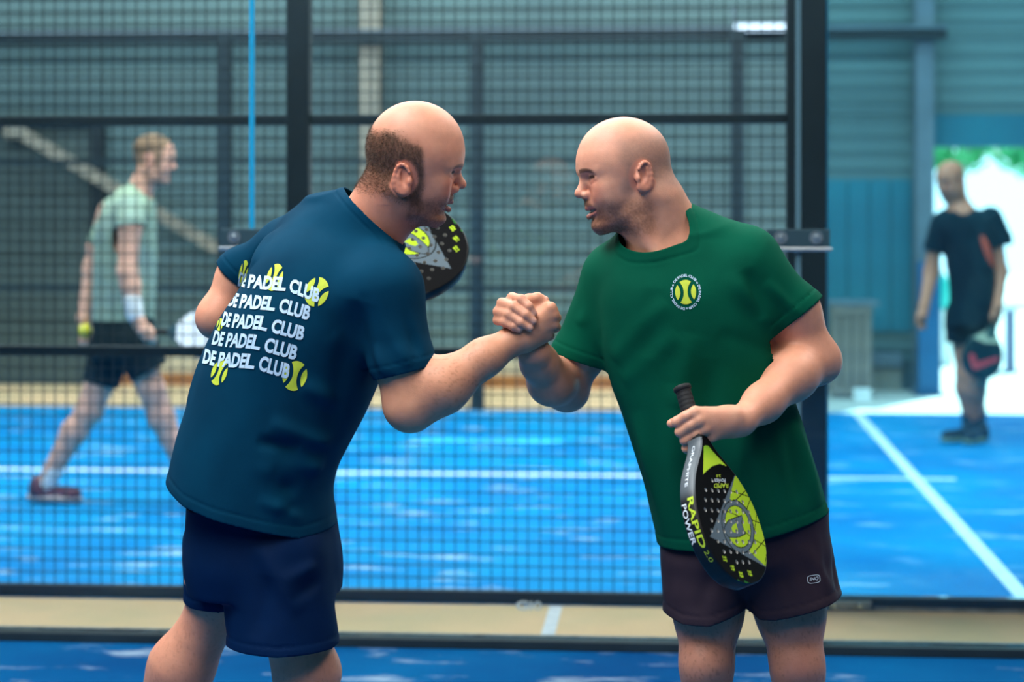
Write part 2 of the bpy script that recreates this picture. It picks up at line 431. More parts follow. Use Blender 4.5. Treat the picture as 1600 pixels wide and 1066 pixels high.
for i in range(5):
    for j in range(9):
        m = M_CLAD2 if (i <= 1 and rows[j] < 1.9) else M_CLAD
        if i == 4 and rows[j] < 1.9: m = M_CLAD
        if i == 4 and j == 5:
            cl_panel(xc[i], 0.50, rows[j], rows[j+1], m); cl_panel(1.46, xc[i+1], rows[j], rows[j+1], m); cl_panel(0.50, 1.46, rows[j]+0.40, rows[j+1], m); continue
        cl_panel(xc[i], xc[i+1], rows[j], rows[j+1], m)
for j in range(9):
    if rows[j] >= dz0-0.05: cl_panel(xc[5], XR, rows[j], rows[j+1], M_CLAD)
rr = [r for r in rows if r >= dz0-0.05][0]
box('lintel', XD0-0.02, XR, -0.06, 0.06, dz0, rr, M_CLADB, wall)
sx0, sx1, sz0, sz1 = 0.50, 1.46, rows[5]+0.004, rows[5]+0.40        # unseen slit window, added to throw a sun streak on the court
box('backing', XL, sx0, 0.0, 0.10, 0.0, zt+0.4, M_CLAD2, wall); box('backing', sx0, sx1, 0.0, 0.10, 0.0, sz0, M_CLAD2, wall); box('backing', sx0, sx1, 0.0, 0.10, sz1, zt+0.4, M_CLAD2, wall)
box('backing', sx1, XD0, 0.0, 0.10, 0.0, zt+0.4, M_CLAD2, wall); box('backing', XD0, XR, 0.0, 0.10, dz0, zt+0.4, M_CLAD2, wall)
wd_ = empty('window_1', ((sx0+sx1)/2, YW, sz0)); tag(wd_, kind='structure'); hw2 = (sx1-sx0)/2
for z_ in (0.0, sz1-sz0-0.015): box('window_frame', -hw2, hw2, -0.03, 0.04, z_, z_+0.015, M_GREYC, wd_)
xk = onY(1290, YW)
for i in range(9):
    a, b = XL+(xk-XL)*i/9, XL+(xk-XL)*(i+1)/9
    box('cream_board', a+0.003, b-0.003, -0.075, -0.002, zmid_k+0.004, ztop_k-0.004, M_CREAM, wall, 0.004)
    for q in range(2):
        h = (zmid_k+0.002)/2
        box('timber_board', a+0.003, b-0.003, -0.095, -0.002, h*q+0.003, h*(q+1)-0.003, M_WOOD, wall, 0.005)
# petrol blue boards between the fence corner and the doorway
for i in range(5):
    a = xk+(XD0-xk)*i/5; b = xk+(XD0-xk)*(i+1)/5
    box('blue_board', a+0.004, b-0.004, -0.05, -0.004, 0.45, 1.62, M_CLADB, wall, 0.004)
box('ledge', xk, XD0-0.25, -0.16, -0.002, 0.19, 0.29, M_GREYC, wall, 0.01)
box('plinth', xk, XD0-0.25, -0.10, -0.002, 0.0, 0.185, M_BEIGE, wall)
# columns, rail and brace that stand against the back wall
def column(px0, px1, m, label, z1=zt):
    x0, x1 = onY(px0, YW), onY(px1, YW); w = x1-x0; o = empty('steel_column', ((x0+x1)/2, YW-0.17, 0))
    box('web', -w*0.14, w*0.14, -0.10, 0.08, 0.02, z1, m, o); box('flange', -w/2, w/2, -0.12, -0.10, 0.02, z1, m, o); box('flange', -w/2, w/2, 0.08, 0.10, 0.02, z1, m, o)
    box('base_plate', -w*0.7, w*0.7, -0.15, 0.13, 0, 0.02, m, o)
    return tag(o, label, 'column', 'steel columns along the back wall of the hall')
column(570, 600, M_BEIGE, 'beige steel column on the back wall, above the head of the man in navy')
column(1424, 1452, M_GREYC, 'light grey steel column on the back wall, left of the bright doorway')
column(-130, -98, M_BEIGE, 'beige steel column on the back wall, leftmost of the hall columns')
zr = CAMH-(54-HORIZON)/FPX*15.3
rail = empty('wall_girt', (0, YW-0.3, zr-0.07)); tag(rail, 'long dark steel rail running high along the back wall of the hall', 'rail')
box('girt', XL, onY(1470, YW), -0.05, 0.05, 0.0, 0.075, M_STEELB, rail, 0.004); box('ledge', XL, onY(1470, YW), -0.07, 0.07, 0.079, 0.105, M_GREYC, rail)
# strip lamp
M_LAMP = mat('lit_strip_lamp', 'dcecff', 0.4, emit=0.9)
x0, x1 = onY(1146, YW-0.42), onY(1228, YW-0.42); zl = CAMH-(51-HORIZON)/FPX*15.0
sl = empty('strip_lamp', ((x0+x1)/2, YW-0.45, zl)); tag(sl, 'short lit strip lamp high on the back wall beside the fence corner post', 'lamp')
box('housing', -(x1-x0)/2, (x1-x0)/2, 0.0, 0.06, 0.0, 0.06, M_GREYC, sl); box('diffuser', -(x1-x0)/2+0.01, (x1-x0)/2-0.01, -0.03, 0.0, 0.004, 0.052, M_LAMP, sl, 0.006)
box('hanger', -(x1-x0)/2, -(x1-x0)/2+0.02, 0.03, 0.05, 0.06, 0.2, M_GREYC, sl); box('hanger', (x1-x0)/2-0.02, (x1-x0)/2, 0.03, 0.05, 0.06, 0.2, M_GREYC, sl)
# diagonal brace
a = onY(18, YW-0.25, 200); b = onY(420, YW-0.25, 436)
br = empty('wall_brace', (a[0], YW-0.22, a[1])); tag(br, 'beige diagonal brace on the back wall behind the man in sage green', 'brace')
L = math.hypot(b[0]-a[0], b[1]-a[1]); ang = math.atan2(b[1]-a[1], b[0]-a[0])
o = box('brace_bar', 0, L, -0.02, 0.02, -0.045, 0.045, M_BEIGE, br); o.rotation_euler = (0, -ang, 0); o.location = (L/2*math.cos(ang)+0.045*math.sin(ang), 0, L/2*math.sin(ang)-0.045*math.cos(ang))
box('gusset', -0.06, 0.06, -0.03, 0.2, -0.08, 0.08, M_BEIGE, br)
# dark door leaf at far left with its frame
d0, d1 = onY(-140, YW), onY(160, YW); dh = CAMH-(196-HORIZON)/FPX*15.3
dr = empty('door_1', ((d0+d1)/2, YW-0.09, 0.0)); tag(dr, kind='structure'); w = (d1-d0)/2
M_DOOR = mat('dark_grey_door', '3f5254', 0.6, noise=(1.5, '4b5f60', 0.4, 0.7))
for q in range(8): box('door_panel', -w+0.06, w-0.06, -0.02, 0.03, dh*q/8+0.004, dh*(q+1)/8-0.004, M_DOOR, dr, 0.006)
for s in (-1, 1): box('door_frame', s*w-0.05, s*w+0.05, -0.06, 0.05, 0, dh, M_STEELB, dr)
box('door_frame', -w-0.05, w+0.05, -0.06, 0.05, dh, dh+0.05, M_STEELB, dr)

# side walls, wall behind the camera, roof
M_WALL = mat('grey_hall_wall', '5f6c6e', 0.8, noise=(0.6, '525f62', 0.4, 0.7))
M_ROOF = mat('grey_roof_deck', '5a6466', 0.8)
slab('wall_left', XL-0.1, XL, -7, YW, 0, zt+0.4, M_WALL)
slab('wall_right', XR, XR+0.1, -7, YW, 0, zt+0.4, M_WALL)
slab('wall_front', XL, XR, -7.1, -7, 0, zt+0.4, M_WALL)
slab('ceiling', XL-0.1, XR+0.1, -7.1, YW+0.1, zt+0.4, zt+0.5, M_ROOF)

# ---- wire fence of the court behind
RZ = [CAMH-(py-HORIZON)/FPX*7.03 for py in (933, 552, 187)]; RZ.append(RZ[2]+0.83)
fence = empty('wire_fence', (0, YF, 0)); tag(fence, 'dark steel fence of welded wire mesh between the sandy strip and the blue court', 'fence')
P0, P1 = onY(468, YF), onY(1236, YF); PITCH = P1-P0
posts = [P0-PITCH*2, P0-PITCH, P0, ]
def post(x, w, z1=2.62, y=0.0):
    o = box('post', x-w/2, x+w/2, y-0.04, y+0.04, 0.0, z1, M_STEELB, fence, 0.004); return o
for x in posts: post(x, 0.082)
post(onY(1236, YF), 0.034); post(onY(1270, YF), 0.088)
spans = [(P0-PITCH*2, P0-PITCH), (P0-PITCH, P0), (P0, onY(1236, YF))]
def wires(x0, x1, z0, z1, p, r, name, parent, y=0.0):
    """welded mesh: square-section wires, verticals in front of horizontals"""
    bars = []
    n = max(1, round((x1-x0)/p)); m = max(1, round((z1-z0)/p))
    for i in range(1, n): x = x0+(x1-x0)*i/n; bars.append((x-r, x+r, y-2*r, y, z0, z1))
    for j in range(1, m): z = z0+(z1-z0)*j/m; bars.append((x0, x1, y, y+2*r, z-r, z+r))
    V, F = [], []
    for a in bars:
        k = len(V)
        V += [(a[0], a[2], a[4]), (a[1], a[2], a[4]), (a[1], a[3], a[4]), (a[0], a[3], a[4]), (a[0], a[2], a[5]), (a[1], a[2], a[5]), (a[1], a[3], a[5]), (a[0], a[3], a[5])]
        F += [tuple(k+q for q in f) for f in BOXF]
    return tag(raw(name, V, F, M_WIRE, parent), kind='stuff')
for si, (a, b) in enumerate(spans):
    a2, b2 = a+0.041, b-(0.017 if si == 2 else 0.041)
    for i, z in enumerate(RZ):
        h = 0.018
        box('rail', a2, b2, -0.02, 0.02, max(z-h, 0.0) if i else 0.0, z+h if i else 0.042, M_STEELB, fence, 0.003)
    for i in range(3): wires(a2, b2, (RZ[i]+0.018) if i else 0.042, RZ[i+1]-0.018, 0.0427, 0.0019, 'wire_mesh', fence)
# glass end of that court on the right, on a steel base rail with a fixing shoe
M_GLASS = bpy.data.materials.new('clear_glass')
M_GLASST = bpy.data.materials.new('teal_tinted_glass')
def glass_nodes(m, tint, refl, rough=0.02):
    m.use_nodes = True; n, l = nt(m); n.remove(n['Principled BSDF'])
    t = n.new('ShaderNodeBsdfTransparent'); t.inputs[0].default_value = (*tint, 1)
    g = n.new('ShaderNodeBsdfGlossy'); g.inputs['Roughness'].default_value = rough; g.inputs['Color'].default_value = (0.75, 0.95, 1, 1)
    f = n.new('ShaderNodeFresnel'); f.inputs['IOR'].default_value = 1.45
    k = n.new('ShaderNodeMath'); k.operation = 'MULTIPLY'; k.inputs[1].default_value = refl
    x = n.new('ShaderNodeMixShader')
    l.new(f.outputs[0], k.inputs[0]); l.new(k.outputs[0], x.inputs[0]); l.new(t.outputs[0], x.inputs[1]); l.new(g.outputs[0], x.inputs[2]); l.new(x.outputs[0], n['Material Output'].inputs[0])
glass_nodes(M_GLASS, (0.93, 0.985, 0.99), 1.0)
glass_nodes(M_GLASST, (0.70, 0.92, 0.97), 1.2)
M_GEDGE = mat('blue_green_glass_edge', '1ba6d8', 0.25, spec=0.8)
M_GEDGE2 = mat('grey_glass_edge', '5a808c', 0.3, spec=0.8)
def glass_panel(name, x0, x1, y, z0, z1, m, label, group=None, edges=(0, 0)):
    o = empty(name, ((x0+x1)/2, y, z0)); w = (x1-x0)/2
    box('pane', -w, w, -0.005, 0.005, 0, z1-z0, m, o)
    for s in (-1, 1): box('polished_edge', s*w-0.0045, s*w+0.0045, -0.0058, 0.0058, 0.0, z1-z0, (M_GEDGE, M_GEDGE2)[edges[(s+1)//2]], o)
    return tag(o, label, 'glass panel', group)
gx0 = onY(1292, YF); gb = 0.045
glass_panel('glass_wall_panel', gx0, gx0+1.9, YF, gb, 2.9, M_GLASST, 'teal tinted glass panel right of the fence corner post, above the black base rail', 'glass panels of the court behind')
br_ = empty('base_rail', (gx0+0.95, YF, 0)); tag(br_, 'black steel base rail under the tinted glass panel on the right', 'rail')
box('channel', -0.95, 0.95, -0.03, 0.03, 0.0, 0.042, M_STEELB, br_, 0.003)
box('fixing_shoe', -0.95, -0.80, -0.05, -0.031, 0.004, 0.034, M_ALU, br_, 0.003)
for x in (-0.93, -0.84):
    bmm = bmesh.new(); tube(bmm, (x, -0.051, 0.019), (x, -0.062, 0.019), 0.010); bm_obj('bolt', bmm, M_CHROME, br_)
box('cover_strip', -0.79, 0.95, -0.045, -0.031, 0.0, 0.012, M_ALU, br_)

# ---- glass wall of the near court, in front of the sandy strip
ej, ek = onY(394, YG), onY(1247, YG); GW = ek-ej
for i, (a, b) in enumerate(((ej-GW*2, ej-GW), (ej-GW, ej), (ej, ek), (ek, ek+GW))):
    glass_panel('glass_wall_panel', a+0.003, b-0.003, YG, 0.034, 3.0, M_GLASS,
        ['clear glass panel of the near court wall, outermost on the left', 'clear glass panel of the near court wall, behind the man in navy on his left',
         'clear glass panel of the near court wall between the two players', 'clear glass panel of the near court wall, right of the man in green'][i], 'glass panels of the near court', ((0, 0), (0, 0), (0, 1), (1, 0))[i])
br2 = empty('base_rail', (0, YG, 0)); tag(br2, 'long black and grey base rail along the bottom of the near glass wall', 'rail')
for i in range(4):
    a = ej-GW*2+GW*i; box('channel', a+0.004, a+GW-0.004, -0.035, 0.03, 0.0, 0.030, M_STEELB, br2, 0.003)
    box('cap_strip', a+0.004, a+GW-0.004, 0.031, 0.05, 0.0, 0.033, M_ALU, br2)
def clamp(x, px, z, label, both=True):
    o = empty('glass_clamp', (x, YG-0.012, z)); w = 0.045/0.5
    xs = (-0.055, 0.055) if both else (-0.055, 0.055)
    box('clamp_plate', -0.098, 0.098, -0.006, 0.004, -0.03, 0.027, M_PLATE, o, 0.002)
    box('lower_bar', -0.105, 0.105, -0.010, -0.002, -0.031-0.012, -0.031, M_CHROME, o, 0.002)
    for s in xs:
        b_ = bmesh.new(); tube(b_, (s, -0.006, 0), (s, -0.010, 0), 0.021, seg=20); tube(b_, (s, -0.010, 0), (s, -0.020, 0), 0.009, 0.006, seg=14)
        bm_obj('bolt', b_, M_CHROME, o)
    return tag(o, label, 'clamp', 'steel clamps holding the near glass panels')
M_PLATE = mat('dull_steel_plate', '2f4a53', 0.45, 0.4)
zc1 = CAMH-(371-HORIZON)/FPX*6.3
clamp(ej, 394, zc1, 'steel clamp plate on the glass joint beside the shoulder of the man in navy')
clamp(ek, 1247, zc1, 'steel clamp plate on the glass joint behind the man in green')

# ---- far fence of the blue court
ff = empty('far_fence', (0, YE, 0)); tag(ff, 'far dark steel fence with posts and rails at the back end of the blue court', 'fence')
fx = [onY(p, YE) for p in (-450, -48, 352, 746, 1152)]
zf = [CAMH-(p-HORIZON)/FPX*13.75 for p in (452, 252, 60)]
for x in fx: box('post', x-0.05, x+0.05, -0.04, 0.04, 0, zf[2]+0.05, M_STEEL, ff, 0.004)
for i in range(4):
    for z in zf: box('rail', fx[i]+0.051, fx[i+1]-0.051, -0.02, 0.02, z-0.02, z+0.02, M_STEEL, ff)
    wires(fx[i]+0.051, fx[i+1]-0.051, 0.03, zf[2]-0.02, 0.05, 0.0010, 'wire_mesh', ff)
# ---- things at the doorway
M_PURP = mat('grey_violet_post', '6c6f92', 0.6); M_BLUEP = mat('deep_blue_paint', '0d5f90', 0.5, noise=(3, '0b4f7c', 0.4, 0.7))
x0, x1 = onY(1424, YW), onY(1458, YW)
jb = empty('door_post', ((x0+x1)/2, YW-0.40, 0)); tag(jb, 'deep blue post at the left side of the bright doorway', 'post')
box('shaft', -(x1-x0)/2, (x1-x0)/2, -0.05, 0.05, 0.02, 1.0, M_BLUEP, jb, 0.006); box('foot', -(x1-x0)/2-0.02, (x1-x0)/2+0.02, -0.07, 0.07, 0, 0.02, M_BLUEP, jb)
xb = onY(1578, 17.2); zb = CAMH-(482-HORIZON)/FPX*17.1
bl = empty('bollard', (xb, 17.2, 0)); tag(bl, 'grey violet post standing outside in the bright doorway', 'bollard')
box('shaft', -0.04, 0.04, -0.04, 0.04, 0.015, zb-0.02, M_PURP, bl, 0.006); box('cap', -0.045, 0.045, -0.045, 0.045, zb-0.02, zb, M_PURP, bl, 0.004); box('foot', -0.08, 0.08, -0.08, 0.08, 0, 0.015, M_PURP, bl)
M_CRATE = mat('weathered_crate_wood', '8a8078', 0.75, noise=(8, '6f6a66', 0.35, 0.7))
xa, xb2 = onY(1296, YW-0.6), onY(1360, YW-0.6); zc = CAMH-(468-HORIZON)/FPX*14.9; cw = (xb2-xa)/2
ct = empty('wooden_crate', ((xa+xb2)/2, YW-0.55, 0)); tag(ct, 'tall weathered wooden crate standing by the blue wall', 'crate')
for i in range(4): box('plank', -cw+cw*0.5*i+0.004, -cw+cw*0.5*(i+1)-0.004, -0.18, -0.15, 0.05, zc-0.03, M_CRATE, ct, 0.003)
box('body', -cw+0.01, cw-0.01, -0.148, 0.15, 0.02, zc-0.03, M_CRATE, ct)
for z in (0.02, zc-0.10): box('batten', -cw, cw, -0.20, -0.181, z, z+0.07, M_CRATE, ct, 0.003)
box('lid', -cw-0.02, cw+0.05, -0.22, 0.17, zc-0.029, zc, M_GREYC, ct, 0.004)
M_WHITE = mat('white_plastic', 'f2f6f8', 0.4)
xw = onY(1347, YW-0.95); wb = empty('small_white_box', (xw, YW-0.95, 0)); tag(wb, 'small white plastic box on the floor beside the wooden crate', 'box')
box('body', -0.06, 0.06, -0.05, 0.05, 0, 0.07, M_WHITE, wb, 0.006); box('lid', -0.064, 0.064, -0.054, 0.054, 0.0705, 0.09, M_WHITE, wb, 0.006)
# bushes in the yard, seen through the top of the doorway
M_LEAF = mat('green_leaves', '3fae6a', 0.5, noise=(9, '1f8a58', 0.35, 0.7)); M_BARK = mat('bark', '5a4a3a', 0.9)
def bush(x, y, z, r, zs, label, n=900):
    o = empty('yard_tree', (x, y, 0)); tag(o, label, 'tree', 'trees in the yard outside')
    d = RNG.normal(size=(n, 3)); d /= np.linalg.norm(d, axis=1)[:, None]; c = d*r*(0.55+0.45*RNG.random((n, 1)))*np.array([1, 1, zs])+np.array([0, 0, z])
    u = RNG.normal(size=(n, 3)); u /= np.linalg.norm(u, axis=1)[:, None]; w = np.cross(u, RNG.normal(size=(n, 3))); w /= np.linalg.norm(w, axis=1)[:, None]
    s = r*0.13
    V = np.concatenate([c-u*s, c+w*s*0.45, c+u*s, c-w*s*0.45]); i = np.arange(n)
    tag(raw('foliage', V, np.stack([i, i+n, i+2*n, i+3*n], -1), M_LEAF, o), kind='stuff')
    b_ = bmesh.new(); tube(b_, (0, 0, 0), (0, 0, z), r*0.09, r*0.05, 8); bm_obj('trunk', b_, M_BARK, o)
x, z = onY(1500, 27.0, 205); bush(x, 27.0, z, 0.75, 0.75, 'leafy green tree in the yard, seen at the top of the doorway')
x, z = onY(1640, 31.0, 215); bush(x, 31.0, z, 0.9, 0.8, 'leafy green tree in the yard at the right edge of the doorway')

# turquoise barrel on a white block, outside on the left of the doorway
M_TURQ = mat('turquoise_plastic', '18c4bb', 0.4); xq, zq = onY(1469, 18.0, 480); tq = empty('barrel', (xq, 18.0, 0)); tag(tq, 'turquoise barrel on a white block just outside the doorway', 'barrel')
box('block', -0.10, 0.10, -0.10, 0.10, 0.0, zq-0.02, M_WHITE, tq, 0.01); bb = bmesh.new()
pr = [(0.05, 0.0), (0.075, 0.02), (0.088, 0.10), (0.09, 0.18), (0.080, 0.26), (0.055, 0.30), (0.03, 0.315)]
for i in range(len(pr)-1): tube(bb, (0, 0, zq-0.02+pr[i][1]), (0, 0, zq-0.02+pr[i+1][1]), pr[i][0], pr[i+1][0], 20, i in (0, len(pr)-2))
bm_obj('drum', bb, M_TURQ, tq); bb = bmesh.new(); tube(bb, (0, 0, zq+0.296), (0, 0, zq+0.325), 0.036, seg=16); bm_obj('lid', bb, M_WHITE, tq)

# ================================================================== people
def rot3(yaw, pitch=0, roll=0):
    """axes of a head: columns forward, left, up in the camera frame; yaw is measured from +x towards +y (away)"""
    f = np.array([math.cos(yaw)*math.cos(pitch), math.sin(yaw)*math.cos(pitch), -math.sin(pitch)])
    l = np.array([-math.sin(yaw), math.cos(yaw), 0.0]); u = np.cross(f, l)
    c, s = math.cos(roll), math.sin(roll)
    return np.stack([f, c*l+s*u, c*u-s*l], -1)

def head_prims(smile=0.0, nose=1.0, chin=1.0, ear_z=0.0, tall=0.0, nose_up=0.0):
    P = [ell((0.002, 0, 0.028+tall*0.3), (0.0965, 0.0755, 0.087+tall*0.7), k=0.02)]
    z = [0.088, 0.070, 0.050, 0.03, 0.0, -0.02, -0.04, -0.058, -0.075, -0.09, -0.104, -0.116]
    fx = [0.004, 0.050, 0.078, 0.088, 0.0835, 0.079, 0.0795, 0.081, 0.0765, 0.0715, 0.069*chin, 0.058]
    bx = [-0.012, -0.035, -0.055, -0.06, -0.055, -0.05, -0.045, -0.038, -0.025, -0.008, 0.008, 0.020]
    w = [0.008, 0.038, 0.058, 0.066, 0.0680, 0.0675, 0.066, 0.063, 0.058, 0.051, 0.042, 0.029]
    w = np.array(w)
    P.append(loft(z, -0*w+np.array(bx), np.array(fx), -w, w, n=2.05, k=0.022))
    for s in (-1, 1):
        P.append(ell((0.050, s*0.041, -0.026), (0.024, 0.019, 0.015), k=0.022))          # cheekbone
        P.append(cap((0.046, s*0.038, -0.048), (0.058, s*0.029, -0.052), 0.019, 0.013, k=0.02))   # cheek
        P.append(cap((0.086, s*0.012, 0.0105), (0.066, s*0.046, 0.0095), 0.0085, 0.0065, k=0.014))   # brow
        P.append(cap((-0.028, s*0.056, -0.045), (0.012, s*0.050, -0.083), 0.013, 0.012, k=0.02))  # jaw angle
    P.append(ell((0.060, 0, -0.104), (0.016, 0.021, 0.014), k=0.018))                    # chin
    # nose
    t = 0.1085*nose
    P.append(cap((0.083, 0, 0.000), (t-0.010, 0, -0.031+nose_up), 0.0065, 0.0088, k=0.010))
    P.append(ell((t-0.0085, 0, -0.0355+nose_up), (0.0098, 0.0100, 0.0085), k=0.007))
    for s in (-1, 1): P.append(ell((0.0865, s*0.0125, -0.0385), (0.0105, 0.0065, 0.0075), k=0.006))
    for s in (-1, 1): P.append(ell((0.0915, s*0.0065, -0.0455), (0.0055, 0.0028, 0.0035), k=0.003, op='sub'))
    # eyes: socket, ball, lids
    for s in (-1, 1):
        P.append(ell((0.0890, s*0.034, -0.0055), (0.0165, 0.0175, 0.0092), k=0.010, op='sub'))
        e = np.array([0.0668, s*0.0310, -0.0050])
        P.append(ell(e, (0.0125,)*3, k=0.003))
        P.append(cap(e+[0.0098, -s*0.0125, -0.002], e+[0.0118, 0, 0.0055], 0.0032, 0.0036, k=0.005)); P.append(cap(e+[0.0118, 0, 0.0055], e+[0.0045, s*0.0145, 0.0], 0.0036, 0.003, k=0.005))
        P.append(cap(e+[0.0105, -s*0.010, -0.0055], e+[0.0095, 0, -0.0072], 0.0030, 0.0032, k=0.005)); P.append(cap(e+[0.0095, 0, -0.0072], e+[0.0045, s*0.014, -0.002], 0.0032, 0.0028, k=0.005))
    # mouth
    wd = 0.020+0.007*smile; up = 0.006*smile
    if smile:
        for s in (-1, 1): P.append(ell((0.0560, s*0.038, -0.041), (0.018, 0.014, 0.015), k=0.016))
    P.append(ell((0.0795, 0, -0.056), (0.0085, 0.017, 0.010), k=0.012))
    P.append(ell((0.0735, 0, -0.0745), (0.0165, wd*0.8, 0.0030+0.0042*smile), k=0.003, op='sub'))
    for s in (-1, 1): P.append(cap((0.080, s*0.012, -0.0740), (0.071, s*(wd+0.001), -0.0735+up), 0.0032+0.0018*smile, 0.0018, k=0.003, op='sub'))
    for s in (-1, 1):
        P.append(cap((0.0845, 0, -0.0665+0.001*smile), (0.0670, s*(wd+0.001), -0.0705+up), 0.0040, 0.0022, k=0.004))
        P.append(cap((0.0815, 0, -0.0805-0.002*smile), (0.0665, s*(wd+0.001), -0.0765+up), 0.0048, 0.0022, k=0.004))
    if smile: P.append(ell((0.0610, 0, -0.0712), (0.0160, 0.0215, 0.0042), k=0.001))      # upper teeth
    # ears
    for s in (-1, 1):
        c = np.array([-0.016, s*0.0755, -0.008+ear_z])
        th = 0.30*s
        ax = np.array([[math.cos(th), math.sin(th), 0.0], [-math.sin(th), math.cos(th), 0.18*s], [0, 0, 1]]); ax /= np.linalg.norm(ax, axis=1)[:, None]
        tl = -0.22; tilt = np.array([[math.cos(tl), 0, -math.sin(tl)], [0, 1, 0], [math.sin(tl), 0, math.cos(tl)]]); ax = tilt@ax
        P.append(ell(c, (0.0165, 0.0050, 0.0290), ax, k=0.006))
        P.append(ell(c+ax[1]*s*0.0060+ax[0]*0.002+ax[2]*-0.001, (0.0100, 0.0062, 0.0185), ax, k=0.004, op='sub'))
        n = 11
        # helix: from the front root, over the top, down the back to the lobe
        hel = []
        for i in range(n):
            a = math.radians(25+i*235/(n-1)); hel.append(c+ax[0]*0.0155*math.cos(a)+ax[2]*0.0275*math.sin(a)+ax[1]*s*0.0032)
        P += chain(hel, [0.0030]*4+[0.0036]*4+[0.0032]*3, k=0.003)
        ah = [c+ax[0]*x+ax[2]*zz+ax[1]*s*0.0030 for x, zz in ((-0.004, 0.0165), (-0.0085, 0.004), (-0.0065, -0.010), (0.0, -0.0165))]
        P += chain(ah, [0.0026, 0.003, 0.003, 0.003], k=0.003)
        P.append(ell(c+ax[2]*-0.0235+ax[0]*0.003, (0.0085, 0.0046, 0.0080), ax, k=0.006))
        P.append(ell(c+ax[0]*0.0125+ax[2]*-0.006, (0.0045, 0.0060, 0.0060), ax, k=0.006))
    return P

def srgb(h): return np.array(lin(h))
def blend(c, new, a): return c*(1-a[:, None])+np.asarray(new)*a[:, None]
def sst(a, b, x): t = np.clip((x-a)/(b-a), 0, 1); return t*t*(3-2*t)
def speckle(q, s, lo, hi): return sst(lo, hi, vnoise(q*s)*0.6+vnoise(q*s*2.3+7)*0.4)

SKIN = dict(base='cf9a80', rosy='c07a66', lip='a85a52', tan='b97d60')
def head_colours(V, M, o, sc, opt):
    q = (V-o)@M/sc; x, y, z = q.T; ay = np.abs(y)
    c = np.tile(srgb(opt['skin']), (len(V), 1))
    hd = sst(0.165, 0.145, np.linalg.norm(q-np.array([0, 0, 0.0]), axis=1))            # on the head only
    n1 = vnoise(q*38); n2 = vnoise(q*90+3)
    c = blend(c, srgb(opt['rosy']), np.clip(0.28+0.3*n1, 0, 1)*0.5)
    c = blend(c, srgb(opt['rosy']), hd*0.55*sst(0.035, 0.015, np.linalg.norm(q-np.array([0.07, 0, -0.03])-np.stack([0*y, np.sign(y)*0.035, 0*y], -1), axis=1)))
    c = blend(c, srgb(opt['rosy']), hd*0.45*sst(0.02, 0.008, np.linalg.norm(q-np.array([0.103, 0, -0.035]), axis=1)))
    ear = sst(0.040, 0.032, np.linalg.norm((q-np.array([-0.016, 0, -0.008+opt.get('ear_z', 0)]))*np.array([1.2, 0, 1]), axis=1))*sst(0.066, 0.070, ay)
    c = blend(c, srgb(opt['rosy']), 0.5*ear)
    face = hd*(1-ear)
    # scalp hair
    h = opt['hair'](x, y, z, n1)*face
    h = h*(0.80+0.20*speckle(q, 260, -0.5, 0.5))
    c = blend(c, srgb(opt['hairc']), h)
    # beard
    b = opt['beard'](x, ay, z, n1)*face
    b = b*(0.72+0.28*speckle(q, 300, -0.5, 0.5))
    c = blend(c, srgb(opt['beardc']), b)
    # brows
    t = (ay-0.012)/0.036; zb = 0.0090+0.004*np.sin(np.clip(t, 0, 1)*2.4)-0.004*np.clip(t, 0, 1)**2
    br = sst(0.0055, 0.0025, np.abs(z-zb))*sst(-0.05, 0.08, t)*sst(1.1, 0.85, t)*sst(0.05, 0.06, x)
    c = blend(c, srgb(opt['browc']), br*opt.get('brow', 0.8)*face)
    # lips, teeth, mouth
    sm = opt['smile']; wd = 0.020+0.007*sm; up = 0.006*sm
    tt = np.clip(ay/wd, 0, 1.2); zl = -0.0735+up*tt*tt
    lip = sst(0.0115, 0.0075, np.abs(z-(-0.0735+0.6*up*tt)))*sst(1.05, 0.9, tt)*sst(0.058, 0.062, x)
    c = blend(c, srgb(opt['lip']), lip*0.75*face)
    if sm:
        rr = np.sqrt(((x-0.0610)/0.0160)**2+(y/0.0215)**2); ins = sst(1.20, 1.12, rr)*sst(0.0075, 0.0055, np.abs(z+0.0740-0.8*up*tt*tt))*sst(1.0, 0.9, tt)*sst(0.052, 0.056, x)
        c = blend(c, srgb('3a1a18'), ins*face)
        te = sst(1.10, 1.04, rr)*sst(0.060, 0.063, x)*sst(-0.0772, -0.0758, z)*sst(-0.066, -0.0675, z)
        c = blend(c, srgb('d8c9b4'), te*face)
    # eyes
    for s in (-1, 1):
        e = np.array([0.0668, s*0.0310, -0.0050]); r = q-e; d = np.linalg.norm(r, axis=1)
        ball = sst(0.0136, 0.0129, d)*sst(0.004, 0.006, r[:, 0])
        c = blend(c, srgb('cfc4bc'), ball)
        gaze = np.array([0.97, 0.0, -0.2]); gaze /= np.linalg.norm(gaze)
        ca = (r@gaze)/np.maximum(d, 1e-6)
        c = blend(c, srgb('3b2a22'), ball*sst(0.86, 0.90, ca)); c = blend(c, srgb('120c0a'), ball*sst(0.955, 0.97, ca))
        lash = sst(0.0180, 0.0160, d)*sst(0.0126, 0.0132, d)*sst(0.0042, 0.0020, np.abs(r[:, 2]-0.0030))*sst(-0.001, 0.003, r[:, 0])
        c = blend(c, srgb('24150f'), lash*0.9)
    return c

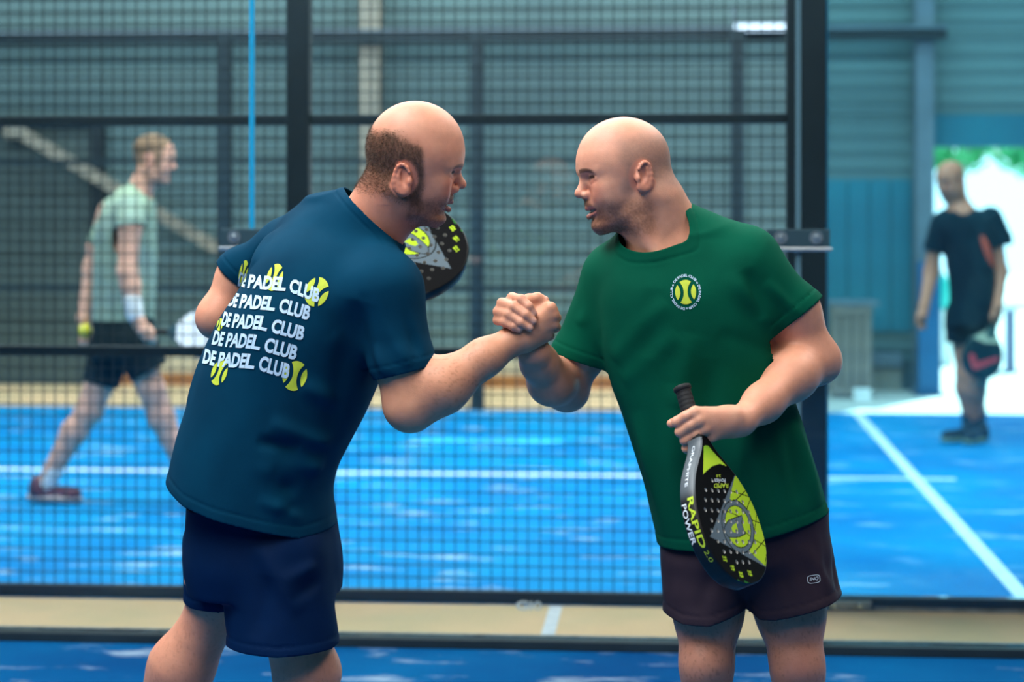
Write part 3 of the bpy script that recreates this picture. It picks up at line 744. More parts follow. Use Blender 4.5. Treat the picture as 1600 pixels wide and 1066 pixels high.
def make_body(name, root, prims, h, head=None, opt=None, paint=None, material=None, fine=None, skip=None):
    """one continuous skin: coarse grid for the body, fine grid for the head and neck above a cut plane"""
    V, Q = surface(prims, h, skip=skip); T = tris(Q)
    Vs, Ts = [], []
    parts = []
    if fine:
        for (lo, hi, hf, g) in fine:
            V, T = clip(V, T, g(V))
            lo = np.asarray(lo, float); hi = np.asarray(hi, float)
            V2, Q2 = surface(prims, hf, lo, hi); V2, T2 = clip(V2, tris(Q2), -g(V2)-0.0005)
            inb = ((V2 > lo+hf*2) & (V2 < hi-hf*2)).all(1); T2 = T2[inb[T2].all(1)]
            parts.append((V2, T2))
    parts.insert(0, (V, T)); k = 0
    for v, t in parts: Vs.append(v); Ts.append(t+k); k += len(v)
    V = np.concatenate(Vs); T = np.concatenate(Ts)
    c = paint(V)
    W = c2w(V); o = raw(name, W, T, material, root, True, origin=np.array(root.location), col=c)
    return o, V, T
def flat_axis(a): a = np.asarray(a, float); return a/np.linalg.norm(a)

def fuzz(name, root, V, T, dens, length, width, m, M, o, sc, seed=1, lie=(-0.35, 0, -0.6)):
    """short hairs: one small blade each, rooted in the skin where the density function says so"""
    r = np.random.default_rng(seed); q = (V-o)@M/sc; n1 = vnoise(q*38)
    near = np.linalg.norm(q, axis=1) < 0.16; d = np.where(near, dens(q, n1), 0)
    w = d[T].mean(1)*np.linalg.norm(np.cross(V[T[:, 1]]-V[T[:, 0]], V[T[:, 2]]-V[T[:, 0]]), axis=1)
    k = r.choice(len(T), size=dens.n, p=w/w.sum()); b = r.dirichlet((1, 1, 1), dens.n)
    N = vnormals(V, T); P = (V[T[k]]*b[..., None]).sum(1); nn = (N[T[k]]*b[..., None]).sum(1)
    dr = nn*0.75+(M@np.asarray(lie, float))[None]*0.6+r.normal(size=P.shape)*0.28; dr /= np.linalg.norm(dr, axis=1)[:, None]
    sd = np.cross(dr, r.normal(size=P.shape)); sd /= np.linalg.norm(sd, axis=1)[:, None]; L = length*(0.6+0.6*r.random((dens.n, 1)))
    X = np.concatenate([P-sd*width/2-nn*0.0008, P+sd*width/2-nn*0.0008, P+dr*L]); i = np.arange(dens.n)
    return raw(name, c2w(X), np.stack([i, i+dens.n, i+2*dens.n], -1), m, root, False, origin=np.array(root.location))
class Dens:
    def __init__(s, fn, n): s.fn, s.n = fn, n
    def __call__(s, q, n1): return np.clip(s.fn(q[:, 0], q[:, 1], q[:, 2], n1), 0, 1)

# ------------------------------------------------------------------ the man in green
D0 = 4.03
def J(px, py, dz=0.0): return at(px, py, D0+dz)
M_SKIN = vmat('skin', 0.5, 0.35, bump=(420, 0.18, 0.002), sss=0.12, grain=(60, 0.05))
def cloth(name, color, color2, bump=(900, 0.25, 0.0015), rough=0.85, sheen=0.0):
    return mat(name, color, rough, 0, 0.06, (5, color2, 0.35, 0.7), bump, sheen=sheen)
M_GREEN = cloth('bottle_green_cotton', '004f3a', '004331')
M_BLACKS = cloth('black_nylon', '362c35', '29212a', rough=0.6)

def fold_field(folds):
    """cloth folds: each (a, b, radius, height) raises a soft ridge (or sinks a valley) along a segment"""
    fs = [(np.asarray(a, float), np.asarray(b, float), r, h) for a, b, r, h in folds]
    def f(p):
        d = np.zeros(len(p))
        for a, b, r, h in fs:
            ba = b-a; t = (p-a)@ba/(ba@ba); tc = np.clip(t, 0, 1); v = p-a-tc[:, None]*ba
            q = (v*v).sum(1)/(r*r); fade = np.clip(1-np.abs(2*tc-1)**3, 0.0, 1)
            d += h*np.exp(-q)*fade
        return d
    return f
def cloth_noise(amp, sc, seed=0.0, aniso=(1, 1, 1)):
    an = np.array(aniso)*sc
    return lambda p: amp*(vnoise(p*an+seed)+0.5*vnoise(p*an*2.1+seed+5))
def plane_g(p0, n):
    n = np.asarray(n, float)/np.linalg.norm(n); p0 = np.asarray(p0, float)
    return lambda V: (V-p0)@n
def garment(name, root, prims, h, disp, cuts, m, thick=0.0028, hems=()):
    """cloth surface with real openings: cuts = list of (function, region) where the cloth ends"""
    V, Q = surface(prims, h); V = relax(V, Q, 2); T = tris(Q)
    V = V+vnormals(V, T)*disp(V)[:, None]
    for g, reg in cuts:
        s = g(V)
        if reg is not None: s = np.where(reg(V), s, -1.0)
        V, T = clip(V, T, s)
    # keep only the largest connected piece
    me = bpy.data.meshes.new('tmp'); lab = np.arange(len(V))
    E = np.concatenate([T[:, [0, 1]], T[:, [1, 2]]])
    while True:
        a_, b_ = lab[E[:, 0]], lab[E[:, 1]]; lo_ = np.minimum(a_, b_); hi_ = np.maximum(a_, b_); k_ = lo_ < hi_
        if not k_.any(): break
        o_ = np.argsort(-lo_[k_], kind='stable'); new = np.arange(len(V)); new[hi_[k_][o_]] = lo_[k_][o_]
        while True:
            n2 = new[new]
            if (n2 == new).all(): break
            new = n2
        lab = new[lab]; E = E[k_]
    bpy.data.meshes.remove(me)
    big = np.bincount(lab).argmax(); T = T[(lab[T] == big).all(1)]
    u, inv = np.unique(T, return_inverse=True); V = V[u]; T = inv.reshape(T.shape)
    # boundary-preserving smoothing
    e = np.sort(np.concatenate([T[:, [0, 1]], T[:, [1, 2]], T[:, [2, 0]]]), 1); U, n = np.unique(e, axis=0, return_counts=True)
    bd = np.zeros(len(V), bool); bd[U[n == 1].ravel()] = True
    Vr = relax(V, T, 1); V = np.where(bd[:, None], V, Vr)
    if hems:
        N = vnormals(V, T); amt = np.zeros(len(V))
        for g, reg, w in hems:
            s = -g(V); ok = np.ones(len(V), bool) if reg is None else reg(V)
            amt += np.where(ok, -0.0016*np.exp(-((s-w)/0.0022)**2)+0.0007*((s > 0) & (s < w)), 0)
        V = V+N*amt[:, None]
    W = c2w(V); o = raw(name, W, T, m, root, True, origin=np.array(root.location))
    s = o.modifiers.new('thickness', 'SOLIDIFY'); s.thickness = thick; s.offset = -1
    return o, V, T

base = c2w(J(1165, 1402, 0.02)); base[2] = 0.0
green = empty('person', base); tag(green, 'bald man in a green t-shirt holding a paddle and clasping hands', 'person', None)
GM = rot3(math.pi+math.radians(12), math.radians(4)); GO = J(977, 271, 0.0)     # facing left, turned slightly to the lens
GH = local(head_prims(smile=1.0, nose=0.985), GM, GO)
nk = lambda *a, **k: cap(*a, **k)
def leg(hip, knee, ankle, toe, rt=0.082, rk=0.056, rc=0.056, ra=0.036):
    mid = knee+(ankle-knee)*0.3; fwd = (toe-ankle); fwd[2] = 0; fwd = fwd/np.linalg.norm(fwd)
    P = [cap(hip, hip+(knee-hip)*0.55, rt, rt*0.86, k=0.03), cap(hip+(knee-hip)*0.55, knee, rt*0.86, rk, k=0.03),
         cap(knee, mid-fwd*0.012, rk*0.97, rc, k=0.03), cap(mid-fwd*0.012, ankle, rc, ra, k=0.03), ell(knee+fwd*rk*0.55, (0.030, 0.030, 0.036), k=0.03)]
    heel = ankle-fwd*0.03; heel[2] = 0.045
    P += [cap(ankle, heel, ra, 0.032, k=0.02), cap(heel, toe, 0.034, 0.026, k=0.02)]
    return P
GB = GH+[
      cap(J(1022, 312, 0.0), J(1046, 392, 0.03), 0.0600, 0.0660, k=0.035), cap(J(1003, 345, -0.02), J(1022, 395, -0.01), 0.040, 0.046, k=0.03),
      cap(J(1035, 330, 0.03), J(1075, 385, 0.05), 0.045, 0.06, k=0.04),
      cap(J(1000, 352, -0.050), J(1026, 396, -0.060), 0.010, 0.010, k=0.025),
      # trunk below the shirt
      cap(J(1060, 410, 0.03), J(960, 442, 0.06), 0.055, 0.055, k=0.05), cap(J(1060, 410, 0.03), J(1178, 415, 0.0), 0.055, 0.055, k=0.05),
      cap(J(1070, 470, 0.02), J(1120, 620, 0.02), 0.10, 0.105, k=0.06), cap(J(1120, 620, 0.02), J(1165, 840, 0.02), 0.105, 0.10, k=0.06),
      cap(J(1040, 560, 0.02), J(1110, 830, 0.02), 0.07, 0.08, k=0.06), cap(J(1170, 560, 0.02), J(1210, 830, 0.02), 0.07, 0.08, k=0.06)]
# far arm (his right): shoulder, elbow, wrist reaching to the clasp
gs, ge, gw = J(957, 440, 0.07), J(884, 603, 0.10), J(834, 550, -0.065)
GB += [cap(gs, J(908, 548, 0.085), 0.050, 0.050, k=0.03), cap(J(908, 548, 0.085), ge, 0.050, 0.044, k=0.03), ell(J(888, 620, 0.115), (0.034, 0.03, 0.028), k=0.03),
       cap(ge, J(862, 596, 0.03), 0.046, 0.0475, k=0.02), cap(J(862, 596, 0.03), J(842, 566, -0.03), 0.0475, 0.036, k=0.02), cap(J(842, 566, -0.03), gw, 0.036, 0.030, k=0.02)]
# near arm (his left) with the paddle
hs, he, hw = J(1180, 420, -0.01), J(1270, 562, 0.0), J(1157, 658, -0.215)
GB += [cap(hs, J(1236, 488, -0.005), 0.056, 0.055, k=0.03), cap(J(1236, 488, -0.005), he, 0.055, 0.047, k=0.03), ell(J(1290, 566, 0.01), (0.026, 0.03, 0.03), k=0.03),
       cap(he, J(1238, 588, -0.07), 0.047, 0.045, k=0.03), cap(J(1238, 588, -0.07), J(1192, 630, -0.15), 0.045, 0.034, k=0.03), cap(J(1192, 630, -0.15), hw, 0.034, 0.0275, k=0.03)]
# legs
GB += leg(J(1110, 860, 0.02), J(1104, 1036, -0.035), np.array([*J(1100, 1300, -0.02)[:2], 0.085]), np.array([*J(1060, 1300, -0.20)[:2], 0.028]), rt=0.077, rk=0.050, rc=0.053)
GB += leg(J(1222, 850, 0.02), J(1246, 1042, -0.035), np.array([*J(1262, 1300, 0.0)[:2], 0.085]), np.array([*J(1240, 1300, -0.2)[:2], 0.028]), rt=0.077, rk=0.050, rc=0.053)

# ---- hands. Each finger is its own chain of joints.
def finger(pts, rs, k=0.004):
    return chain([J(*p) for p in pts], rs, k=k)
camv = np.array([0, 1.0, 0])
# his left hand round the grip, back of the hand to the lens
HG = [cap(hw, J(1136, 655, -0.235), 0.0275, 0.024, k=0.015, flat=(camv, 0.85))]
mcps = [(1086, 644, -0.262), (1093, 657.5, -0.266), (1102, 671, -0.262), (1111, 683, -0.252)]
for i, m_ in enumerate(mcps):
    HG.append(cap(J(1143-2*i, 649+5*i, -0.236), J(*m_), 0.0165, 0.0110, k=0.014))
HG.append(cap(J(1140, 664, -0.225), J(1106, 672, -0.235), 0.024, 0.018, k=0.015))
pips = [(1058, 659.5, -0.256), (1063, 675, -0.256), (1070, 688, -0.254), (1073, 701, -0.248)]
for i in range(4):
    m_, p_ = mcps[i], pips[i]; r = (0.0108, 0.0108, 0.0102, 0.0094)[i]
    HG += finger([m_, ((m_[0]+p_[0])/2, (m_[1]+p_[1])/2-0.8, (m_[2]+p_[2])/2-0.003), p_], [r*1.05, r*0.95, r*0.97])
    HG += finger([p_, (p_[0]+4, p_[1]+2, -0.222), (p_[0]+16, p_[1]+2, -0.203)], [r*0.95, r*0.88, r*0.78])
# thumb: leaves the side of the palm and closes on the far side of the grip, its tip showing past the forefinger
HG += finger([(1130, 648, -0.225), (1098, 648, -0.200), (1068, 655, -0.196), (1049, 662, -0.215)], [0.017, 0.0135, 0.0115, 0.0088], k=0.006)
GB += HG
# his right hand in the clasp: palm behind the other man's hand, four fingers coming round over it
CZ = -0.10
def C(px, py, dz): return (px, py, CZ+dz)
HC = [cap(gw, J(*C(826, 530, 0.047)), 0.030, 0.026, k=0.015)]
for p_ in (C(806, 472, 0.035), C(796, 480, 0.036), C(791, 491, 0.036), C(791, 503, 0.034)):
    HC.append(cap(J(*C(828, 528, 0.045)), J(*p_), 0.019, 0.0125, k=0.014))
fing = [[C(806, 472, 0.030), C(800, 465.5, 0.004), C(814, 468, -0.022), C(826, 479, -0.031), C(833.5, 490, -0.029)],
        [C(794, 480, 0.030), C(784.5, 474, 0.004), C(802, 479.5, -0.026), C(821, 492, -0.036), C(833, 502, -0.035)],
        [C(789, 491, 0.030), C(778.5, 487, 0.004), C(795, 491.5, -0.026), C(814, 504, -0.036), C(827.5, 512.5, -0.036)],
        [C(789, 503, 0.028), C(777.5, 500.5, 0.006), C(789, 503.5, -0.022), C(802, 510.5, -0.031), C(811, 515, -0.031)]]
for i, f_ in enumerate(fing):
    r = (0.0098, 0.0102, 0.0100, 0.0090)[i]
    HC += finger(f_, [r*1.1, r*1.06, r, r*0.93, r*0.80])
# his thumb lies behind the other man's hand
HC += finger([C(830, 528, 0.045), C(842, 500, 0.038), C(846, 484, 0.026), C(842, 474, 0.018)], [0.018, 0.0135, 0.0115, 0.0095], k=0.006)
GB += HC

G_OPT = dict(skin='d69b7e', rosy='c06f5a', hairc='80665a', beardc='623f2e', browc='38271f', lip='b26f66', smile=1.0,
    hair=lambda x, y, z, n: np.clip(0.60*sst(0.052, 0.022, x+0.35*np.clip(0.055-z, -0.02, 0.05)+0.010*n)*sst(0.096, 0.050, z+0.06*np.clip(x+0.02, -0.1, 0.05)+0.008*n)*sst(-0.055, -0.035, z+0.0*x)
        + 0.40*np.exp(-((x+0.088)/0.022)**2-((z-0.012)/0.010)**2), 0, 0.8)*sst(-0.05, -0.02, z+0.45*np.maximum(x-0.0, 0)),
    beard=lambda x, ay, z, n: np.clip(0.70*sst(-0.040, -0.072, z-0.10*np.clip(0.035-x, -0.05, 0.05)+0.006*n)*sst(-0.052, -0.020, x)*sst(-0.150, -0.112, z)
        + 0.55*sst(0.066, 0.072, x)*sst(0.010, 0.004, np.abs(z+0.0535))*sst(0.026, 0.018, ay) + 0.25*sst(-0.082, -0.094, z)*sst(0.04, 0.06, x), 0, 0.82))
def nails(V, c, tips, col='d9a898'):
    for t, d, r in tips:
        dist = np.linalg.norm((V-np.asarray(t)), axis=1); c = blend(c, srgb(col), 0.5*sst(r, r*0.7, dist))
    return c
def g_paint(V):
    c = head_colours(V, GM, GO, 1.0, G_OPT)
    # legs are tanned and carry dark body hair; the arms a little
    low = sst(0.75, 0.68, V[:, 2]); hair = speckle(V*np.array([1, 1, 0.35]), 330, 0.15, 0.6)
    c = blend(c, srgb('a8705a'), low*0.75); c = blend(c, srgb('4d2e25'), low*hair*0.35)
    arm = np.maximum(sst(J(1130, 0)[0], J(1185, 0)[0], V[:, 0]), sst(J(925, 0)[0], J(880, 0)[0], V[:, 0]))*sst(1.34, 1.30, V[:, 2])*(1-low)
    c = blend(c, srgb('c98a6d'), arm*0.6)
    kn = ((V-J(1250, 1044, -0.11))**2).sum(1); c = blend(c, srgb('b9796a'), np.exp(-kn/0.0012)*0.5)
    ta = V-J(1282, 606, -0.02); c = blend(c, srgb('4a4a52'), 0.75*sst(0.030, 0.022, np.linalg.norm(ta*np.array([1.1, 0.8, 1.6]), axis=1))*speckle(V, 140, -0.35, 0.05))   # tattoo near the elbow
    tip = [(J(835, 488, CZ-0.037), 0, 0.0075), (J(834.5, 500.5, CZ-0.043), 0, 0.0075), (J(829, 511, CZ-0.044), 0, 0.0075), (J(812.5, 514, CZ-0.038), 0, 0.0065)]
    return nails(V, c, tip)
def C2J(px, py, dz): return J(px, py, CZ+dz)
def handbox(a, b, d0, d1, h):
    lo = np.array([min(a[0], b[0]), D0+d0, min(a[2], b[2])]); hi = np.array([max(a[0], b[0]), D0+d1, max(a[2], b[2])])
    def g(V): return -np.max(np.maximum(lo-V, V-hi), axis=1)          # positive inside the box
    return lo-0.01, hi+0.01, h, g
g_shirt_mask = lambda c, R: (c[:, 2] > J(0, 830)[2]+R) & (c[:, 2] < J(0, 460)[2]-R) & (np.abs(c[:, 0]-np.interp(c[:, 2], [0.74, 1.3], [J(1165, 0)[0], J(1080, 0)[0]])) < 0.16-R) & (c[:, 1] > D0-0.12+R)
hz = J(1000, 385)[2]
gneck = plane_g(J(1030, 392, 0.0), (-0.35, -0.15, 1.0))
greg = lambda V: np.where(np.linalg.norm(V-J(1010, 320, 0.0), axis=1) < 0.30, gneck(V), -1)
g_body, GBV, GBT = make_body('body', green, GB, 0.0042, paint=g_paint, material=M_SKIN, skip=g_shirt_mask,
    fine=[(J(1000, 400, 0)-np.array([0.20, 0.16, 0.06]), J(1000, 170, 0)+np.array([0.20, 0.20, 0.03]), 0.0017, greg), handbox(C2J(800, 548, 0.0), C2J(884, 440, 0.0), -0.19, 0.02, 0.0019), handbox(C2J(1030, 712, 0.0), C2J(1150, 620, 0.0), -0.30, -0.16, 0.0019)])

# ---- green t-shirt
ys = [372, 400, 450, 500, 560, 600, 650, 700, 760, 810, 860, 905]
xl = [975, 950, 936, 936, 944, 955, 974, 991, 1009, 1020, 1029, 1034]
xr = [1120, 1180, 1200, 1212, 1222, 1232, 1250, 1266, 1284, 1297, 1306, 1312]
zz = [J(0, y)[2] for y in ys]
SG = [loft(zz, [J(a, y)[0] for a, y in zip(xl, ys)], [J(a, y)[0] for a, y in zip(xr, ys)],
           [D0+v for v in (-0.055, -0.075, -0.108, -0.118, -0.118, -0.118, -0.120, -0.122, -0.124, -0.124, -0.124, -0.122)],
           [D0+v for v in (0.09, 0.12, 0.14, 0.15, 0.15, 0.15, 0.15, 0.15, 0.15, 0.15, 0.15, 0.15)], n=2.5, k=0.04),
      cap(J(1030, 384, 0.03), J(968, 424, 0.06), 0.066, 0.058, k=0.05), cap(J(1068, 362, 0.03), J(1160, 405, 0.0), 0.052, 0.062, k=0.05),
      cap(J(1050, 372, 0.035), J(1090, 392, 0.03), 0.066, 0.07, k=0.04),
      cap(J(1018, 330, 0.0), J(1044, 392, 0.02), 0.0625, 0.070, k=0.02), cap(J(1003, 350, -0.02), J(1020, 402, -0.02), 0.045, 0.053, k=0.02),
      # sleeves
      cap(J(962, 440, 0.065), J(908, 556, 0.085), 0.068, 0.0585, k=0.04), cap(J(908, 556, 0.085), J(890, 600, 0.09), 0.0585, 0.058, k=0.02),
      cap(J(1160, 428, -0.005), J(1242, 492, -0.005), 0.082, 0.0605, k=0.05), cap(J(1242, 492, -0.005), J(1275, 522, -0.005), 0.0605, 0.060, k=0.02)]
Fg = D0-0.12
def JJ(px, py, d=None): return J(px, py, -0.115 if d is None else d)
g_folds = fold_field([
    (JJ(962, 565, -0.05), JJ(1040, 470), 0.020, 0.007), (JJ(975, 600, -0.06), JJ(1060, 520), 0.018, 0.005), (JJ(950, 540, 0.0), JJ(985, 450, -0.07), 0.016, -0.006),
    (JJ(1215, 520, -0.05), JJ(1140, 430), 0.020, 0.006), (JJ(1222, 560, -0.05), JJ(1120, 520), 0.018, -0.004), (JJ(1190, 500, -0.08), JJ(1165, 420, -0.09), 0.014, -0.006),
    (JJ(1060, 600), JJ(1045, 850), 0.030, 0.008), (JJ(1110, 560), JJ(1100, 840), 0.022, -0.006), (JJ(1160, 640), JJ(1145, 850), 0.026, 0.006), (JJ(1200, 620), JJ(1215, 830), 0.022, -0.006),
    (JJ(1005, 640, -0.06), JJ(1030, 850, -0.07), 0.022, 0.006), (JJ(1250, 660, -0.07), JJ(1275, 800, -0.07), 0.022, 0.007), (JJ(1230, 640, -0.09), JJ(1245, 790, -0.1), 0.015, -0.005),
    (JJ(1020, 450), JJ(1010, 560), 0.024, -0.004), (JJ(1080, 520), JJ(1060, 640), 0.024, 0.005),
    (JJ(1195, 440, -0.085), JJ(1255, 500, -0.06), 0.012, 0.004), (JJ(920, 500, 0.03), JJ(950, 570, 0.03), 0.014, -0.005), (JJ(905, 510, 0.03), JJ(935, 470, 0.03), 0.012, 0.004)])
gn = cloth_noise(0.0022, 9, 3.0, (1.3, 1.3, 0.6))
g_disp = lambda p: 1.5*g_folds(p)+gn(p)
# openings
_a, _b, _c = J(984, 379, -0.03), J(1014, 398, -0.09), J(1086, 333, 0.03); _n = np.cross(_b-_a, _c-_a); _n = _n if _n[2] > 0 else -_n
_pl = plane_g(_b, _n)
def g_neck(V):
    ax0, ax1 = J(1010, 330, -0.025), J(1040, 412, -0.010); u = (ax1-ax0)/np.linalg.norm(ax1-ax0); r = V-ax0
    cy = 0.0740-np.linalg.norm(r-np.outer(r@u, u), axis=1); a = _pl(V)+0.004; k = 0.012; h = np.maximum(k-np.abs(a-cy), 0)/k
    return np.minimum(a, cy)-h*h*k*0.25
near_neck = lambda V: np.linalg.norm(V-J(1022, 345, 0.0), axis=1) < 0.15
g_hem = lambda V: np.interp(V[:, 0], [J(x, 0)[0] for x in (1000, 1030, 1100, 1200, 1300, 1340)], [J(0, y, -0.08)[2] for y in (862, 861, 858, 833, 804, 795)])-V[:, 2]
low_reg = lambda V: V[:, 2] < J(0, 740)[2]
sl1 = plane_g(J(907.5, 561.5, 0.085), J(895, 596, 0.09)-J(912, 545, 0.085)); r1 = lambda V: (np.linalg.norm(V-J(900, 580, 0.085), axis=1) < 0.105)
sl2 = plane_g(J(1246, 493, -0.005), (0.62, -0.05, -0.78)); r2 = lambda V: (np.linalg.norm(V-J(1262, 508, -0.005), axis=1) < 0.115) & (V[:, 0] > J(1195, 0)[0])
g_shirt, GSV, GST = garment('t_shirt', green, SG, 0.0042, g_disp,
    [(g_neck, near_neck), (g_hem, low_reg), (sl1, r1), (sl2, r2)], M_GREEN,
    hems=[(g_hem, low_reg, 0.022), (sl1, r1, 0.022), (sl2, r2, 0.022), (g_neck, near_neck, 0.016)])

# ---- black shorts
hy = [770, 830, 880, 925]
SS = [loft([J(0, y)[2] for y in hy], [J(a, 800)[0] for a in (1030, 1031, 1033, 1040)], [J(a, 800)[0] for a in (1296, 1298, 1304, 1306)],
           [D0-0.112, D0-0.115, D0-0.11, D0-0.07], [D0+0.14, D0+0.15, D0+0.14, D0+0.08], n=2.4, k=0.03),
      cap(J(1104, 880, -0.01), J(1101, 1020, -0.035), 0.090, 0.079, k=0.012), cap(J(1108, 880, 0.03), J(1106, 1020, 0.01), 0.086, 0.079, k=0.02),
      cap(J(1213, 870, -0.01), J(1264, 1005, -0.03), 0.094, 0.096, k=0.012), cap(J(1213, 870, 0.03), J(1260, 1005, 0.01), 0.094, 0.096, k=0.02)]
s_folds = fold_field([(J(1250, 850, -0.09), J(1300, 930, -0.08), 0.016, 0.006), (J(1215, 850, -0.1), J(1235, 950, -0.1), 0.014, -0.005), (J(1280, 830, -0.08), J(1290, 930, -0.1), 0.012, 0.005),
    (J(1060, 870, -0.09), J(1050, 960, -0.09), 0.014, 0.005), (J(1120, 880, -0.1), J(1090, 960, -0.1), 0.016, -0.004), (J(1165, 900, -0.1), J(1230, 870, -0.1), 0.014, 0.004),
    (J(1310, 850, -0.02), J(1300, 940, -0.06), 0.014, -0.005)])
sn = cloth_noise(0.0022, 16, 9.0); s_disp = lambda p: s_folds(p)+sn(p)
mid_x = J(1168, 900)[0]
h1 = lambda V: np.interp(V[:, 0], [J(x, 0)[0] for x in (1030, 1060, 1100, 1165)], [J(0, y, -0.05)[2] for y in (955, 969, 970, 949)])-V[:, 2]
h2 = lambda V: np.interp(V[:, 0], [J(x, 0)[0] for x in (1170, 1200, 1260, 1330)], [J(0, y, -0.05)[2] for y in (966, 962, 946, 925)])-V[:, 2]
L1 = lambda V: (V[:, 0] < mid_x) & (V[:, 2] < J(0, 900)[2]); L2 = lambda V: (V[:, 0] >= mid_x) & (V[:, 2] < J(0, 890)[2])
waist = lambda V: V[:, 2]-J(0, 795)[2]
h12 = lambda V: np.interp(V[:, 0], [J(x, 0)[0] for x in (1030, 1060, 1100, 1160, 1180, 1200, 1260, 1330)], [J(0, y, -0.05)[2] for y in (957, 969, 970, 950, 965, 962, 946, 925)])-V[:, 2]
LL = lambda V: V[:, 2] < J(0, 905)[2]
g_shorts, GPV, GPT = garment('shorts', green, SS, 0.0045, s_disp, [(h12, LL), (waist, None)], M_BLACKS, hems=[(h12, LL, 0.018)])

M_HAIRS = mat('brown_stubble', '4a3022', 0.7, spec=0.2)
fuzz('beard', green, GBV, GBT, Dens(lambda x, y, z, n: G_OPT['beard'](x, np.abs(y), z, n)**1.5*(z > -0.125)*(x > -0.03), 5200), 0.0024, 0.00035, M_HAIRS, GM, GO, 1.0, 5)

# ------------------------------------------------------------------ the man in navy
M_NAVY = cloth('navy_cotton', '00364e', '002b41')
M_NAVYS = cloth('dark_blue_sports_cloth', '011e42', '011836', rough=0.7)
base = c2w(J(440, 1390, 0.05)); base[2] = 0.0
navy = empty('person', base); tag(navy, 'man in a navy printed t-shirt, back half turned, clasping hands with the bald man', 'person')
LM = rot3(math.radians(4), math.radians(7), math.radians(9)); LO = J(645, 256, 0.0); LS = 1.03
LB = local(head_prims(smile=0.55, nose=1.0, chin=1.06, ear_z=-0.013, tall=0.010, nose_up=0.006), LM, LO, LS)
LB += [cap(J(618, 298, 0.0), J(580, 352, 0.02), 0.0590, 0.0610, k=0.035), cap(J(624, 322, 0.01), J(588, 380, 0.03), 0.042, 0.046, k=0.03), cap(J(592, 305, 0.0), J(560, 352, 0.03), 0.044, 0.040, k=0.03),
       cap(J(555, 380, 0.06), J(452, 405, 0.18), 0.040, 0.042, k=0.03), cap(J(565, 395, 0.04), J(600, 446, -0.08), 0.040, 0.045, k=0.03),
       cap(J(510, 450, 0.05), J(460, 600, 0.03), 0.115, 0.11, k=0.06), cap(J(460, 600, 0.03), J(405, 790, 0.02), 0.11, 0.105, k=0.06)]
# near arm (his right)
ls, le, lw = J(606, 446, -0.095), J(641, 630, -0.12), J(806, 530, CZ)
LB += [cap(ls, J(630, 570, -0.115), 0.055, 0.051, k=0.03), cap(J(630, 570, -0.115), le, 0.051, 0.047, k=0.03), ell(J(641, 648, -0.13), (0.028, 0.028, 0.024), k=0.03),
       cap(le, J(690, 604, -0.125), 0.049, 0.0505, k=0.03), cap(J(690, 604, -0.125), J(757, 559, -0.112), 0.0505, 0.036, k=0.03), cap(J(757, 559, -0.112), lw, 0.036, 0.0275, k=0.02)]
# far arm (his left), bent in front of the chest to hold his paddle
vL = np.array([0.62, 0.42, 0.45]); vL /= np.linalg.norm(vL); QO = J(640, 394, 0.60)-vL*0.318      # butt of his racket and its direction
le2, lw2 = J(340, 494, 0.20), J(478, 488, 0.395)
LB += [cap(J(436, 400, 0.19), J(375, 432, 0.215), 0.050, 0.045, k=0.03), cap(J(375, 432, 0.215), le2, 0.045, 0.038, k=0.03), ell(J(336, 506, 0.205), (0.024, 0.028, 0.024), k=0.03),
       cap(le2, J(410, 490, 0.30), 0.040, 0.040, k=0.03), cap(J(410, 490, 0.30), lw2, 0.038, 0.028, k=0.02)]
# far hand closed on the grip
hh = QO+vL*0.07+np.array([-0.018, 0.0, -0.012])
LB += [cap(lw2, hh, 0.027, 0.026, k=0.015)]
for i in range(4):
    a = hh+np.array([0.018, 0.012, 0.022-0.017*i]); LB += chain([hh, a, a+np.array([0.012, -0.026, 0.002]), a+np.array([-0.012, -0.038, 0.0])], [0.015, 0.0105, 0.0098, 0.008], k=0.005)
LB += chain([lw2+np.array([0.01, -0.01, 0.015]), hh+np.array([0.0, -0.028, 0.026]), hh+np.array([0.030, -0.030, 0.024])], [0.016, 0.0125, 0.009], k=0.006)
# legs
LB += leg(J(430, 850, -0.03), J(478, 1052, -0.05), np.array([*J(466, 1300, -0.02)[:2], 0.085]), np.array([*J(600, 1300, 0.02)[:2], 0.028]), rk=0.060)
LB += leg(J(355, 850, 0.12), J(336, 952, 0.15), J(192, 1250, 0.25), np.array([*J(300, 1300, 0.30)[:2], 0.028]), rk=0.053, rc=0.066)
# his right hand in the clasp, back of the hand to the lens
HL = [cap(lw, J(*C(822, 522, -0.004)), 0.0275, 0.0255, k=0.015, flat=(camv, 0.85))]
kn = [C(860, 481.5, -0.012), C(865, 493, -0.010), C(864.5, 507.5, -0.004), C(855, 521, 0.004)]
for i, p_ in enumerate(kn):
    HL.append(cap(J(*C(820+i, 519+4*i, -0.004)), J(*p_), 0.0190, (0.0125, 0.0118, 0.0112, 0.0105)[i], k=0.012))
for i, p_ in enumerate(kn):
    r = (0.0105, 0.0105, 0.0100, 0.0092)[i]; q = (p_[0]+3.5, p_[1]+4, p_[2]+0.030)
    HL += finger([p_, q, (q[0]-10, q[1]+4, q[2]+0.026), (q[0]-27, q[1]+5, q[2]+0.027)], [r*1.08, r, r*0.95, r*0.82])
HL += finger([C(816, 512, -0.004), C(820, 482, -0.002), C(826, 469, 0.000), C(840, 466, 0.000), C(851.5, 468.5, 0.000)], [0.017, 0.0145, 0.0118, 0.0105, 0.0078], k=0.006)
HL.append(cap(J(*C(822, 536, 0.004)), J(*C(850, 526, 0.008)), 0.0175, 0.0125, k=0.012))
HL.append(cap(J(*C(826, 488, 0.0)), J(*C(850, 479, 0.0)), 0.0125, 0.0105, k=0.01))
LB += HL
